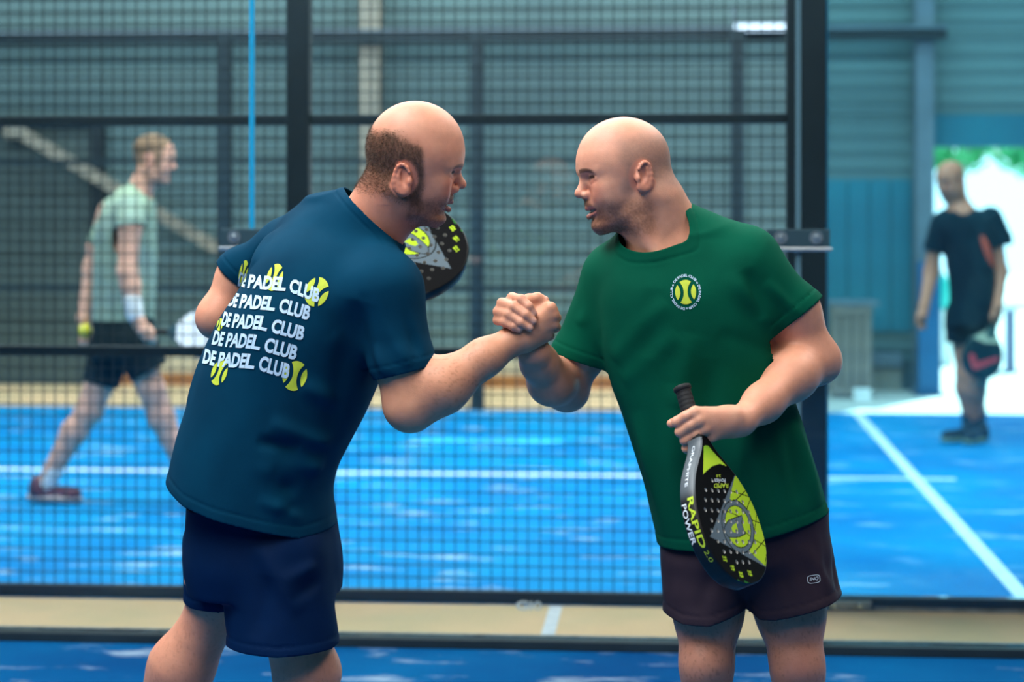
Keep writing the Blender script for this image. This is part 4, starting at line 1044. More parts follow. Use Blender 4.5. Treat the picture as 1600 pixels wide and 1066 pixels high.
def l_hair(x, y, z, n):
    top = 0.060-0.55*np.clip(x-0.005, 0, 0.1)+0.12*np.clip(-0.04-x, 0, 0.08)      # upper edge of the fringe of hair
    lo = sst(-0.082, -0.048, z+0.30*np.clip(x+0.02, -0.02, 0.06))
    fr = sst(0.030, 0.010, x+0.008*n+0.10*np.clip(z-0.02, -0.05, 0.03))
    side = sst(0.014, -0.016, z-top+0.012*n)
    return np.clip(side*fr*lo*0.92+0.12*sst(0.05, 0.09, z)*sst(0.075, 0.06, x), 0, 0.94)
L_OPT = dict(skin='d6987a', rosy='c26a52', hairc='503a2a', beardc='583f2f', browc='5a3f30', brow=0.65, lip='9e5a50', smile=0.55, ear_z=-0.013,
    hair=l_hair,
    beard=lambda x, ay, z, n: np.clip(0.74*sst(-0.034, -0.072, z-0.12*np.clip(0.030-x, -0.05, 0.06)+0.006*n)*sst(-0.016, 0.016, x)*sst(-0.150, -0.115, z)
        + 0.42*sst(0.016, 0.006, np.abs(x-0.012))*sst(0.012, -0.004, z)*sst(0.05, 0.058, ay)
        + 0.55*sst(0.066, 0.072, x)*sst(0.010, 0.004, np.abs(z+0.0535))*sst(0.028, 0.020, ay), 0, 0.86))
def l_paint(V):
    c = head_colours(V, LM, LO, LS, L_OPT)
    low = sst(0.75, 0.68, V[:, 2]); hair = speckle(V*np.array([1, 1, 0.35]), 330, 0.15, 0.6)
    c = blend(c, srgb('bd8167'), low*0.7); c = blend(c, srgb('5c3a2c'), low*hair*0.22)
    nk_ = sst(0.12, 0.05, np.linalg.norm(V-J(590, 340, 0.0), axis=1)); c = blend(c, srgb('c97c62'), nk_*0.5)
    arm = (V[:, 0] > J(560, 0)[0]) & (V[:, 2] < 1.31); c = blend(c, srgb('c98b68'), arm*0.55)
    fa = np.clip(1-np.abs((V-J(715, 588, -0.12))@flat_axis(J(806, 530, CZ)-le))/0.14, 0, 1)*(V[:, 0] > J(650, 0)[0])*(V[:, 0] < J(812, 0)[0])*(V[:, 2] < 1.33)
    c = blend(c, srgb('7d4f33'), fa*speckle(V*np.array([0.6, 1, 1]), 260, 0.1, 0.5)*0.40)
    return nails(V, c, [(J(853, 466.5, CZ-0.004), 0, 0.006)])
lneck = plane_g(J(575, 335, 0.0), (0.45, -0.1, 1.0))
lreg = lambda V: np.where(np.linalg.norm(V-J(620, 300, 0.0), axis=1) < 0.30, lneck(V), -1)
l_shirt_mask = lambda c, R: (c[:, 2] > J(0, 800)[2]+R) & (c[:, 2] < J(0, 450)[2]-R) & (np.abs(c[:, 0]-np.interp(c[:, 2], [0.78, 1.24], [J(400, 0)[0], J(500, 0)[0]])) < 0.165-R)
n_body, NBV, NBT = make_body('body', navy, LB, 0.0042, paint=l_paint, material=M_SKIN, skip=l_shirt_mask,
    fine=[(J(640, 400, 0)-np.array([0.21, 0.18, 0.04]), J(640, 155, 0)+np.array([0.20, 0.20, 0.03]), 0.0017, lreg), handbox(C2J(812, 552, 0.0), C2J(890, 440, 0.0), -0.19, 0.02, 0.0019)])

# ---- navy t-shirt
ys = [318, 335, 360, 400, 450, 500, 560, 600, 650, 700, 740, 765, 800, 850, 895]
xl = [482, 452, 425, 396, 372, 338, 313, 299, 284, 270, 261, 256, 254, 254, 256]
xr = [545, 562, 584, 606, 615, 612, 600, 589, 568, 542, 524, 519, 521, 528, 532]
zz = [J(0, y)[2] for y in ys]
n_near = [0.07, 0.02, -0.03, -0.09, -0.13, -0.145, -0.15, -0.15, -0.152, -0.156, -0.160, -0.162, -0.164, -0.166, -0.166]
n_far = [0.15, 0.20, 0.24, 0.26, 0.27, 0.26, 0.25, 0.24, 0.23, 0.22, 0.22, 0.22, 0.22, 0.22, 0.22]
SN = [loft(zz, [J(a, y)[0] for a, y in zip(xl, ys)], [J(a, y)[0] for a, y in zip(xr, ys)], [D0+v for v in n_near], [D0+v for v in n_far], n=2.25, k=0.03),
      cap(J(556, 340, 0.05), J(500, 352, 0.12), 0.050, 0.055, k=0.05), cap(J(545, 352, 0.07), J(452, 384, 0.19), 0.062, 0.060, k=0.05), cap(J(556, 366, 0.05), J(597, 448, -0.08), 0.058, 0.066, k=0.05),
      cap(J(604, 312, 0.0), J(566, 372, 0.03), 0.0640, 0.072, k=0.03), cap(J(598, 352, 0.03), J(582, 392, 0.04), 0.050, 0.060, k=0.03),
      # sleeves
      cap(J(598, 462, -0.09), J(631, 570, -0.115), 0.0760, 0.0620, k=0.05), cap(J(631, 570, -0.115), J(640, 615, -0.12), 0.0620, 0.0615, k=0.02),
      cap(J(440, 396, 0.19), J(378, 424, 0.21), 0.058, 0.050, k=0.04), cap(J(378, 424, 0.21), J(352, 460, 0.215), 0.050, 0.049, k=0.02)]
def N_(px, py, dz): return J(px, py, dz)
n_folds = fold_field([
    (N_(300, 690, -0.05), N_(430, 740, -0.15), 0.018, 0.010), (N_(320, 660, -0.08), N_(470, 720, -0.15), 0.016, -0.007), (N_(340, 720, -0.10), N_(470, 770, -0.14), 0.016, -0.009), (N_(370, 700, -0.13), N_(520, 735, -0.1), 0.018, 0.011),
    (N_(300, 740, -0.06), N_(450, 800, -0.14), 0.018, 0.009), (N_(420, 660, -0.15), N_(530, 700, -0.10), 0.016, 0.008), (N_(400, 690, -0.15), N_(470, 700, -0.14), 0.012, -0.008),
    (N_(560, 470, -0.16), N_(530, 690, -0.12), 0.030, -0.012), (N_(585, 590, -0.13), N_(520, 520, -0.15), 0.020, 0.006), (N_(545, 640, -0.12), N_(470, 600, -0.15), 0.018, 0.007),
    (N_(655, 430, -0.10), N_(560, 470, -0.16), 0.012, -0.005), (N_(600, 500, -0.19), N_(640, 575, -0.18), 0.014, 0.005), (N_(630, 470, -0.18), N_(655, 560, -0.16), 0.012, -0.004),
    (N_(580, 540, -0.17), N_(610, 590, -0.17), 0.014, 0.006), (N_(405, 370, 0.12), N_(385, 440, 0.14), 0.012, -0.008), (N_(400, 420, 0.0), N_(430, 360, 0.08), 0.022, 0.006),
    (N_(345, 520, 0.0), N_(300, 640, -0.02), 0.020, 0.005), (N_(430, 800, -0.15), N_(520, 790, -0.12), 0.014, -0.006), (N_(400, 780, -0.15), N_(500, 820, -0.13), 0.014, 0.006)])
nn = cloth_noise(0.0024, 9, 21.0, (1.2, 1.2, 0.8)); n_disp = lambda p: 1.7*n_folds(p)+nn(p)
n_neck = plane_g(J(572, 331, 0.0), (0.67, -0.06, 0.74))
nn_reg = lambda V: np.linalg.norm(V-J(592, 318, 0.02), axis=1) < 0.13
hemx = (230, 257, 290, 340, 400, 470, 528, 560); hemy = (752, 768, 789, 806, 821, 838, 832, 828)
n_hem = lambda V: np.interp(V[:, 0], [J(x, 0, -0.1)[0] for x in hemx], [J(0, y, -0.1)[2] for y in hemy])-V[:, 2]
n_low = lambda V: V[:, 2] < J(0, 720)[2]
nsl1 = plane_g(J(631, 582, -0.115), (0.24, -0.03, -0.97)); nr1 = lambda V: (np.linalg.norm(V-J(636, 605, -0.12), axis=1) < 0.105)
nsl2 = plane_g(J(370, 433, 0.212), J(352, 460, 0.215)-J(386, 418, 0.205)); nr2 = lambda V: (np.linalg.norm(V-J(358, 452, 0.215), axis=1) < 0.085)
n_shirt, NSV, NST = garment('t_shirt', navy, SN, 0.0042, n_disp, [(n_neck, nn_reg), (n_hem, n_low), (nsl1, nr1), (nsl2, nr2)], M_NAVY,
    hems=[(n_hem, n_low, 0.022), (nsl1, nr1, 0.022), (nsl2, nr2, 0.022), (n_neck, nn_reg, 0.016)])
# ---- shorts
hy = [760, 830, 880, 925]
SH = [loft([J(0, y)[2] for y in hy], [J(a, 800, -0.0)[0] for a in (290, 287, 284, 292)], [J(a, 800, -0.1)[0] for a in (508, 518, 526, 526)], [D0-0.125, D0-0.135, D0-0.145, D0-0.14], [D0+0.19, D0+0.20, D0+0.20, D0+0.18], n=2.3, k=0.03),
      cap(J(436, 870, -0.055), J(444, 1050, -0.075), 0.100, 0.117, k=0.015), cap(J(346, 850, 0.13), J(344, 1010, 0.15), 0.080, 0.077, k=0.015)]
f2 = fold_field([(J(500, 880, -0.13), J(440, 910, -0.15), 0.014, 0.006), (J(510, 900, -0.12), J(450, 940, -0.16), 0.012, -0.004), (J(400, 850, -0.15), J(470, 960, -0.17), 0.020, 0.005), (J(330, 830, -0.05), J(362, 990, -0.10), 0.020, 0.006),
    (J(420, 900, -0.16), J(400, 1000, -0.16), 0.018, -0.004)])
n2 = cloth_noise(0.0018, 12, 33.0); d2 = lambda p: 1.4*f2(p)+n2(p)
nh1 = lambda V: np.interp(V[:, 0], [J(x, 0, -0.1)[0] for x in (340, 352, 440, 520, 540)], [J(0, y, -0.1)[2] for y in (1008, 1009, 1013, 1010, 1003)])-V[:, 2]
nh2 = lambda V: np.interp(V[:, 0], [J(x, 0, 0.1)[0] for x in (280, 300, 345, 420)], [J(0, y, 0.1)[2] for y in (942, 949, 952, 946)])-V[:, 2]
def on_near(V):
    da = np.hypot(V[:, 0]-J(440, 0)[0], V[:, 1]-(D0-0.065))-0.11; db = np.hypot(V[:, 0]-J(345, 0, 0.14)[0], V[:, 1]-(D0+0.14))-0.078
    return (da < db) & (V[:, 0] > J(353, 0, -0.05)[0])
K1 = lambda V: on_near(V) & (V[:, 2] < J(0, 960)[2]); K2 = lambda V: ~on_near(V) & (V[:, 2] < J(0, 925)[2])
n_shorts, _, _ = garment('shorts', navy, SH, 0.0045, d2, [(nh1, K1), (nh2, K2), (lambda V: V[:, 2]-J(0, 792)[2], None)], M_NAVYS, hems=[(nh1, K1, 0.018), (nh2, K2, 0.018)])

M_HAIRL = mat('short_brown_hair', '4a3425', 0.6, spec=0.3, noise=(80, '6a5240', 0.4, 0.65))
fuzz('hair', navy, NBV, NBT, Dens(lambda x, y, z, n: np.clip(l_hair(x, y, z, n)-0.12, 0, 1)*((np.abs(y) < 0.070) | (np.hypot((x+0.016)*1.3, z+0.021) > 0.036)), 15000), 0.0058, 0.00055, M_HAIRL, LM, LO, LS, 6)
fuzz('beard', navy, NBV, NBT, Dens(lambda x, y, z, n: L_OPT['beard'](x, np.abs(y), z, n)**1.5*(z > -0.125)*(x > -0.02), 5200), 0.0028, 0.00038, M_HAIRS, LM, LO, LS, 7)

# ================================================================== lettering and prints
def text_mesh(body, bold=0.0, sub=0.25):
    """flat letters as triangles: unit size, x from 0 to width; capitals reach y = 1"""
    cu = bpy.data.curves.new('t', 'FONT'); cu.body = body; cu.size = 1.0; cu.offset = bold; cu.resolution_u = 3; cu.fill_mode = 'FRONT'
    o = bpy.data.objects.new('t', cu); COL.objects.link(o); bpy.context.view_layer.update()
    me = bpy.data.meshes.new_from_object(o.evaluated_get(bpy.context.evaluated_depsgraph_get()))
    bm = bmesh.new(); bm.from_mesh(me); bmesh.ops.triangulate(bm, faces=bm.faces[:])
    for _ in range(3):
        e = [x for x in bm.edges if x.calc_length() > sub]
        if not e: break
        bmesh.ops.subdivide_edges(bm, edges=e, cuts=1); bmesh.ops.triangulate(bm, faces=bm.faces[:])
    bm.verts.ensure_lookup_table(); v = np.array([x.co[:2] for x in bm.verts]); t = np.array([[y.index for y in f.verts] for f in bm.faces])
    bm.free(); bpy.data.objects.remove(o); bpy.data.curves.remove(cu); bpy.data.meshes.remove(me)
    v[:, 0] -= v[:, 0].min(); v[:, 1] -= min(0.0, v[:, 1].min()); v /= max(0.2, np.percentile(v[:, 1], 99.5))
    return v, t
class Cloth:
    def __init__(s, V, T): s.b = BVHTree.FromPolygons(V.tolist(), T.tolist()); 
    def drop(s, pts, lift=0.0012):
        """carry print points given as pixels of the photograph onto the cloth"""
        out = []; o = Vector((0, 0, CAMH)); last = None
        for p in pts:
            d = Vector(at(p[0], p[1], 1.0))-o; d.normalize(); h, n, i, t = s.b.ray_cast(o, d)
            if h is None or abs(n.dot(d)) < 0.10: out.append((np.nan,)*3); continue
            if n.dot(d) > 0: n = -n
            out.append(tuple(h+n*lift))
        return np.array(out)
def print_obj(name, cl, pts, T, m, parent, lift=0.0012):
    P = cl.drop(pts, lift); T = np.asarray(T); E = np.max([np.linalg.norm(P[T[:, i]]-P[T[:, i-1]], axis=1) for i in range(3)], 0)
    T = T[np.isfinite(E) & (E < max(0.012, 6*np.nanmedian(E)))]; u, inv = np.unique(T, return_inverse=True); P = P[u]; T = inv.reshape(-1, 3)
    W = c2w(P); return tag(raw(name, W, T, m, parent, False, origin=np.array(parent.matrix_world.translation if parent.parent is None else parent.parent.location)), kind='stuff')
M_PRW = mat('pale_blue_white_print', 'b9d3e6', 0.7, noise=(60, 'a3c0d6', 0.4, 0.7)); M_PRL = mat('lime_print', 'bccb33', 0.7, noise=(60, 'a9ba2c', 0.4, 0.7))
ncl = Cloth(NSV, NST); gcl = Cloth(GSV, GST); gpl = Cloth(GPV, GPT)
Zs = 4.633
def zp(a): return np.array([(300+x/Zs, 390+y/Zs) for x, y in a])
TB = np.array([0, 0.19, 0.56, 0.635, 1.0])
lines = [([(330, 262), (390, 281), (628, 302), (690, 304), (912, 390)], (20, -100)), ([(262, 412), (330, 427), (540, 442), (612, 450), (842, 515)], (26, -102)),
         ([(214, 553), (278, 568), (482, 582), (556, 598), (800, 662)], (25, -102)), ([(146, 690), (230, 706), (432, 720), (505, 735), (748, 803)], (26, -104)),
         ([(78, 826), (172, 850), (388, 862), (466, 870), (694, 940)], (24, -108))]
tv, tt = text_mesh('DE PADEL CLUB', 0.042, 0.22)
for pts, up in lines:
    P = np.array(pts, float); u = tv[:, 0]/tv[:, 0].max()
    b = np.stack([np.interp(u, TB, P[:, 0]), np.interp(u, TB, P[:, 1])], -1)
    q = b+tv[:, 1:2]*np.array(up)
    print_obj('back_lettering', ncl, zp(q), tt, M_PRW, n_shirt, 0.0017)
def ball_mesh(n=44):
    g = np.linspace(-1.02, 1.02, n); X, Y = np.meshgrid(g, g, indexing='ij'); V = np.stack([X.ravel(), Y.ravel(), 0*X.ravel()], -1)
    i = np.arange(n*n).reshape(n, n); Q = np.stack([i[:-1, :-1], i[1:, :-1], i[1:, 1:], i[:-1, 1:]], -1).reshape(-1, 4)
    T = tris(Q); V, T = clip(V, T, np.hypot(V[:, 0], V[:, 1])-1)
    for s in (-1, 1): V, T = clip(V, T, 0.16-np.abs(np.hypot(V[:, 0]-s*1.35, V[:, 1])-1.0))
    return V[:, :2], T
bv, bt = ball_mesh()
def ball(c, ax, ay, name, cl, m, parent, sel=None, lift=0.0011, px=zp):
    q = np.array(c)+bv[:, :1]*np.array(ax)+bv[:, 1:]*np.array(ay)
    T = bt
    if sel is not None: k = sel(q); T = bt[k[bt].all(1)]
    return print_obj(name, cl, px(q), T, m, parent, lift)
ball((903, 308), (62, 62), (-62, 86), 'ball_print', ncl, M_PRL, n_shirt)
ball((600, 203), (52, 20), (-32, 96), 'ball_print', ncl, M_PRL, n_shirt)
ball((372, 172), (26, 18), (-24, 92), 'ball_print', ncl, M_PRL, n_shirt, lambda q: q[:, 0] > 322)
ball((200, 892), (50, 24), (-34, 88), 'ball_print', ncl, M_PRL, n_shirt)
ball((745, 915), (84, 20), (-28, 106), 'ball_print', ncl, M_PRL, n_shirt)
ball((205, 545), (20, 10), (-12, 44), 'ball_print', ncl, M_PRL, n_shirt, lambda q: q[:, 0] > 176)
# chest badge of the green shirt
pxid = lambda q: q
bc = (1071.3, 456.8)
ball(bc, (16.3, -0.8), (0.9, 19.0), 'badge_ball', gcl, M_PRL, g_shirt, px=pxid)
av, at_ = text_mesh('DE PADEL CLUB o DE PADEL CLUB o DE PADEL CLUB o ', 0.03, 0.4)
th = -2.55+av[:, 0]/av[:, 0].max()*2*math.pi*0.985; rr_ = av[:, 1]*0.155
q = np.stack([bc[0]+(20.4+rr_*24)*np.cos(th), bc[1]+(23.8+rr_*27)*np.sin(th)], -1)
print_obj('badge_lettering', gcl, q, at_, M_PRW, g_shirt)
# small maker's badge on the black shorts
iv, it_ = text_mesh('INQ', 0.02, 0.4); iu = iv[:, 0]/iv[:, 0].max()
M_REFL = mat('silver_reflective_print', 'c9d2d8', 0.4, 0.2)
q = np.stack([1264.5+iu*13.5+iv[:, 1]*1.2, 909.3-iu*2.0-iv[:, 1]*6.6], -1); print_obj('maker_lettering', gpl, q, it_, M_REFL, g_shorts)
k = 40; a = np.linspace(0, 2*math.pi, k, endpoint=False); sup = lambda r: np.stack([np.sign(np.cos(a))*np.abs(np.cos(a))**0.55*r[0], np.sign(np.sin(a))*np.abs(np.sin(a))**0.55*r[1]], -1)
R_ = np.array([[1, -0.14], [0.0, 1]]).T; ring = np.concatenate([sup((10.2, 6.6)), sup((9.2, 5.6))])@np.array([[1, -0.14], [0.12, 1]])+np.array([1271.2, 905.2])
i = np.arange(k); rt = np.concatenate([np.stack([i, (i+1) % k, k+(i+1) % k], -1), np.stack([i, k+(i+1) % k, k+i], -1)])
print_obj('maker_frame', gpl, ring, rt, M_REFL, g_shorts)
# sticker lettering at the foot of the glass between the players
sv, st_ = text_mesh('Gi', 0.03); su = sv[:, 0]/sv[:, 0].max()
M_STK = mat('white_glass_sticker', 'b9c9c6', 0.5)
V = []
for u_, y_ in zip(su, sv[:, 1]): x_, z_ = onY(806+u_*26, YG-0.008, 954-y_*15); V.append((x_, YG-0.008, z_))
gp = [o for o in bpy.data.objects if o.get('label', '').endswith('between the two players')][0]
raw('sticker_lettering', V, st_, M_STK, gp, origin=np.array(gp.location))
V = []; F = []
for (r0, r1, n_) in ((4.2, 6.6, 24),):
    for j in range(n_):
        t_ = j/n_*2*math.pi
        for r in (r0, r1): x_, z_ = onY(840+r*math.cos(t_), YG-0.008, 947+r*1.05*math.sin(t_)); V.append((x_, YG-0.008, z_))
    F = [(2*j, 2*j+1, (2*j+3) % (2*n_), (2*j+2) % (2*n_)) for j in range(n_)]
raw('sticker_ring', V, F, M_STK, gp, origin=np.array(gp.location))

# ================================================================== paddles
M_FACE = vmat('printed_paddle_face', 0.6, 0.05); M_FRAME = vmat('painted_paddle_frame', 0.42, 0.35)
M_GRIP = mat('black_rubber_grip', '0b0d0f', 0.75, bump=(300, 0.3, 0.002)); M_LIME = mat('lime_lettering', 'b6cf2e', 0.5); M_WHT = mat('white_lettering', 'c8d2da', 0.5)
WV = [0.0, 0.118, 0.128, 0.15, 0.18, 0.21, 0.25, 0.30, 0.335, 0.375, 0.41, 0.435, 0.449, 0.4545]; WU = [0.016, 0.016, 0.018, 0.031, 0.060, 0.088, 0.113, 0.127, 0.1285, 0.121, 0.101, 0.073, 0.040, 0.012]
WX, WY = smooth_table(WV, WU, 400)
def hw_(v): return np.interp(v, WX, WY)
def paddle(root, o, tip, nrm, face_cols, frame_cols, S=None, lettering=True, holes=True, res=0.0016):
    """o = butt end, tip = far end (camera frame); local axes u across, v along, n out of the printed face"""
    o, tip = np.asarray(o, float), np.asarray(tip, float); Lp = np.linalg.norm(tip-o); v_ = (tip-o)/Lp; S = Lp/0.455
    n_ = np.asarray(nrm, float); n_ = n_-v_*(n_@v_); n_ /= np.linalg.norm(n_); u_ = np.cross(v_, n_)
    def X(u, v, n): u, v, n = np.broadcast_arrays(u, v, n); return o+S*(u[..., None]*u_+v[..., None]*v_+n[..., None]*n_)
    ro = np.array(root.location); t = 0.019; VB = 0.124
    # outline of the head from the throat round the tip
    vs = np.concatenate([np.linspace(VB, 0.43, 60), 0.4545-(0.0245)*(1-np.linspace(0.0, 1, 26)[1:])**2]); ws = hw_(vs)
    O = np.concatenate([np.stack([-ws, vs], -1), np.stack([ws, vs], -1)[::-1]])
    m = len(O); tg = np.roll(O, -1, 0)-np.roll(O, 1, 0); tg /= np.linalg.norm(tg, axis=1)[:, None]; nr = np.stack([-tg[:, 1], tg[:, 0]], -1)
    prof = [(0.0045, t), (0.0018, t-0.001), (0.0, t-0.004), (0.0, 0.0), (0.0, -t+0.004), (0.0018, -t+0.001), (0.0045, -t)]
    V = np.concatenate([X(O[:, 0]-nr[:, 0]*a, O[:, 1]-nr[:, 1]*a, np.full(m, b)) for a, b in prof]); k = np.arange(m); F = []
    for j in range(len(prof)-1): F.append(np.stack([j*m+k, j*m+(k+1) % m, (j+1)*m+(k+1) % m, (j+1)*m+k], -1))
    loc = np.concatenate([np.stack([O[:, 0], O[:, 1], np.full(m, b)], -1) for a, b in prof])
    fr = raw('frame', c2w(V), np.concatenate(F), M_FRAME, root, True, origin=ro, col=frame_cols(loc))
    # printed faces with real holes
    H = []
    if holes:
        for i in range(-4, 5):
            for j in range(0, 9):
                hu, hv = i*0.026+(0.013 if j % 2 else 0), 0.225+j*0.0225
                if (hu/0.098)**2+((hv-0.312)/0.098)**2 < 1: H.append((hu, hv))
    gu = np.arange(-0.132, 0.1321, res); gv = np.arange(VB, 0.458, res); U, W = np.meshgrid(gu, gv, indexing='ij')
    B = np.stack([U.ravel(), W.ravel(), 0*U.ravel()], -1); idx = np.arange(U.size).reshape(U.shape)
    T = tris(np.stack([idx[:-1, :-1], idx[1:, :-1], idx[1:, 1:], idx[:-1, 1:]], -1).reshape(-1, 4))
    def g(B):
        slope = np.gradient(WY, WX); sl = np.interp(B[:, 1], WX, slope); d = (np.abs(B[:, 0])-hw_(B[:, 1]))/np.sqrt(1+sl*sl)+0.0042
        d = np.maximum(d, B[:, 1]-0.4505)
        for hu, hv in H: d = np.maximum(d, 0.0048-np.hypot(B[:, 0]-hu, B[:, 1]-hv))
        return d
    B, T = clip(B, T, g(B))
    for sgn in (1, -1):
        raw('face', c2w(X(B[:, 0], B[:, 1], np.full(len(B), sgn*t))), T if sgn < 0 else T[:, ::-1], M_FACE, root, False, origin=ro, col=face_cols(B[:, 0]*sgn, B[:, 1]))
    if H:
        a = np.arange(12)*2*math.pi/12; V = []; F = []
        for hu, hv in H:
            b0 = len(V)*0+sum(len(q) for q in V)
            V += [X(hu+0.0048*np.cos(a), hv+0.0048*np.sin(a), np.full(12, t)), X(hu+0.0048*np.cos(a), hv+0.0048*np.sin(a), np.full(12, -t))]
            i = np.arange(12); F.append(np.stack([b0+i, b0+(i+1) % 12, b0+12+(i+1) % 12, b0+12+i], -1))
        tag(raw('hole_linings', c2w(np.concatenate(V)), np.concatenate(F), M_FOAM, root, False, origin=ro), kind='stuff')
    # grip with overlapping wrap and a butt cap
    a = np.arange(16)*2*math.pi/16; V = []; st = np.linspace(0.008, 0.128, 61)
    for i, s in enumerate(st):
        w = 0.0006*abs(math.sin(i*math.pi/5)); V.append(X((0.0150+w)*np.cos(a), np.full(16, s), (0.0172+w)*np.sin(a)))
    F = [np.stack([i*16+np.arange(16), i*16+(np.arange(16)+1) % 16, (i+1)*16+(np.arange(16)+1) % 16, (i+1)*16+np.arange(16)], -1) for i in range(60)]
    raw('grip', c2w(np.concatenate(V)), np.concatenate(F), M_GRIP, root, True, origin=ro)
    V = [X(r*np.cos(a), np.full(16, s), r*1.08*np.sin(a)) for s, r in ((0.0, 0.001), (0.0, 0.0150), (0.002, 0.0185), (0.009, 0.0190), (0.012, 0.0165))]
    F = [np.stack([i*16+np.arange(16), i*16+(np.arange(16)+1) % 16, (i+1)*16+(np.arange(16)+1) % 16, (i+1)*16+np.arange(16)], -1) for i in range(4)]
    raw('butt_cap', c2w(np.concatenate(V)), np.concatenate(F), M_GRIP, root, True, origin=ro)
    return X, (o, u_, v_, n_, S, t), fr
M_FOAM = mat('pale_foam_hole_lining', 'b9b9b4', 0.7)
def px_uv(fr, px, py):
    """point of the printed face (u, v) under a pixel"""
    o, u_, v_, n_, S, t = fr; c = np.array([0, 0, CAMH]); d = at(px, py, 1.0)-c
    k = ((o+n_*t*S-c)@n_)/(d@n_); p = (c+d*k-o)/S; return p@u_, p@v_
def in_poly(u, v, P):
    r = np.zeros(len(u), bool); j = len(P)-1
    for i in range(len(P)):
        (x0, y0), (x1, y1) = P[i], P[j]; c = ((y0 > v) != (y1 > v)) & (u < (x1-x0)*(v-y0)/((y1-y0) if y1 != y0 else 1e-9)+x0); r ^= c; j = i
    return r
def seg_d(u, v, a, b):
    a, b = np.array(a), np.array(b); ba = b-a; t = np.clip(((u-a[0])*ba[0]+(v-a[1])*ba[1])/(ba@ba), 0, 1); return np.hypot(u-a[0]-t*ba[0], v-a[1]-t*ba[1])
DES = {}
def design(frm):
    """turn the printed design, read off the photograph, into paddle coordinates"""
    z = lambda x, y: px_uv(frm, 1060+x/4.44, 690+y/4.44)
    D = DES
    D['A'], D['L'], D['B'] = z(390, 236), z(220, 660), z(614, 876)
    D['c'] = z(414, 590); e1 = z(414+96, 590+10); e2 = z(414-20, 590-160)
    D['rx'] = math.hypot(e1[0]-D['c'][0], e1[1]-D['c'][1]); D['ry'] = math.hypot(e2[0]-D['c'][0], e2[1]-D['c'][1])
    D['M'] = np.linalg.inv(np.array([[e1[0]-D['c'][0], e2[0]-D['c'][0]], [e1[1]-D['c'][1], e2[1]-D['c'][1]]]))
    D['lines'] = [(z(*a), z(*b)) for a, b in (((362, 342), (508, 388)), ((474, 333), (375, 430)), ((505, 385), (462, 500)), ((486, 536), (598, 578)), ((548, 470), (528, 620)), ((622, 655), (508, 792)), ((520, 676), (632, 744)), ((618, 738), (600, 860)), ((330, 480), (420, 520)), ((455, 620), (500, 660)))]
    D['lime'] = [z(*a) for a in ((391, 240), (362, 360), (355, 425), (420, 440), (480, 500), (506, 600), (505, 700), (480, 752), (610, 872))]
    D['Do'] = [z(*a) for a in ((332, 570), (345, 550), (392, 530), (440, 513), (446, 545), (438, 556), (456, 622), (468, 630), (464, 642), (428, 660), (392, 668), (352, 664), (328, 638), (318, 600))]
    D['Di'] = [z(*a) for a in ((368, 600), (378, 580), (402, 565), (414, 622), (392, 634), (376, 626))]
    D['V'] = [z(*a) for a in ((176, 30), (206, 30), (262, 95), (334, 170), (285, 155), (235, 172), (200, 200), (172, 226))]
    D['marks'] = [[z(x+i*9, y+i*2) for i in (0, 1, 2)] for x, y in ((312, 812), (366, 876), (426, 922), (486, 912))]
    D['spl'] = [(z(270+i*48, 965+10*math.sin(i*2.1)), z(330+i*44, 1008-3*(i-2)**2)) for i in range(5)]
def face_cols(u, v):
    D = DES; c = np.tile(srgb('0a0b0d'), (len(u), 1)); s = 1.0
    GREY, LIME, DK = srgb('58666e'), srgb('a4c22a'), srgb('12150f')
    inside = in_poly(u, v, [D['A'], D['L'], D['B'], (0.30*np.sign(D['B'][0]), D['B'][1]), (0.30*np.sign(D['B'][0]), D['A'][1])])
    c[inside] = GREY
    lime = in_poly(u, v, D['lime']+[(0.30*np.sign(D['B'][0]), D['B'][1]), (0.30*np.sign(D['B'][0]), D['A'][1])]); c[lime] = LIME
    w = np.stack([u-D['c'][0], v-D['c'][1]], -1)@D['M'].T; r = np.hypot(w[:, 0], w[:, 1])
    c[(r < 1.13) & (inside | lime)] = GREY; c[(r < 0.90)] = LIME
    c[np.abs(r-1.13) < 0.025] = DK; c[np.abs(r-0.90) < 0.02] = DK
    ln = np.zeros(len(u), bool)
    for a, b in D['lines']: ln |= seg_d(u, v, a, b) < 0.0011
    c[ln & (lime | (r < 0.9)) & ~((r > 0.9) & (r < 1.13))] = DK
    do = in_poly(u, v, D['Do']); c[do] = GREY; c[in_poly(u, v, D['Di'])] = LIME
    e = np.zeros(len(u)) + 1
    for i in range(len(D['Do'])): e = np.minimum(e, seg_d(u, v, D['Do'][i-1], D['Do'][i]))
    c[e < 0.0010] = DK
    vt = in_poly(u, v, D['V']); k = np.clip((v[vt]-0.125)/0.055, 0, 1)[:, None]; c[vt] = srgb('3f9c22')*(1-k)+srgb('bcdc3a')*k
    for M_ in D['marks']:
        for j, p in enumerate(M_):
            c[(np.abs(u-p[0]) < 0.0022) & (np.abs(v-p[1]) < 0.0055)] = LIME; c[(np.abs(u-p[0]) < 0.0022) & (np.abs(v-p[1]) < 0.0010)] = DK
    for i, (a, b) in enumerate(D['spl']): d_ = seg_d(u, v, a, b); c[d_ < 0.0024] = srgb(('2a6b2e', '3c8a3a', '225a2a', '4a9a44', '2a6b2e')[i])
    return c
def frame_cols(l):
    c = np.tile(srgb('0b0c0e'), (len(l), 1)); k = sst(0.275, 0.235, l[:, 1]); return blend(c, srgb('525b61'), k*(l[:, 0]*FS > -1))
FS = 1
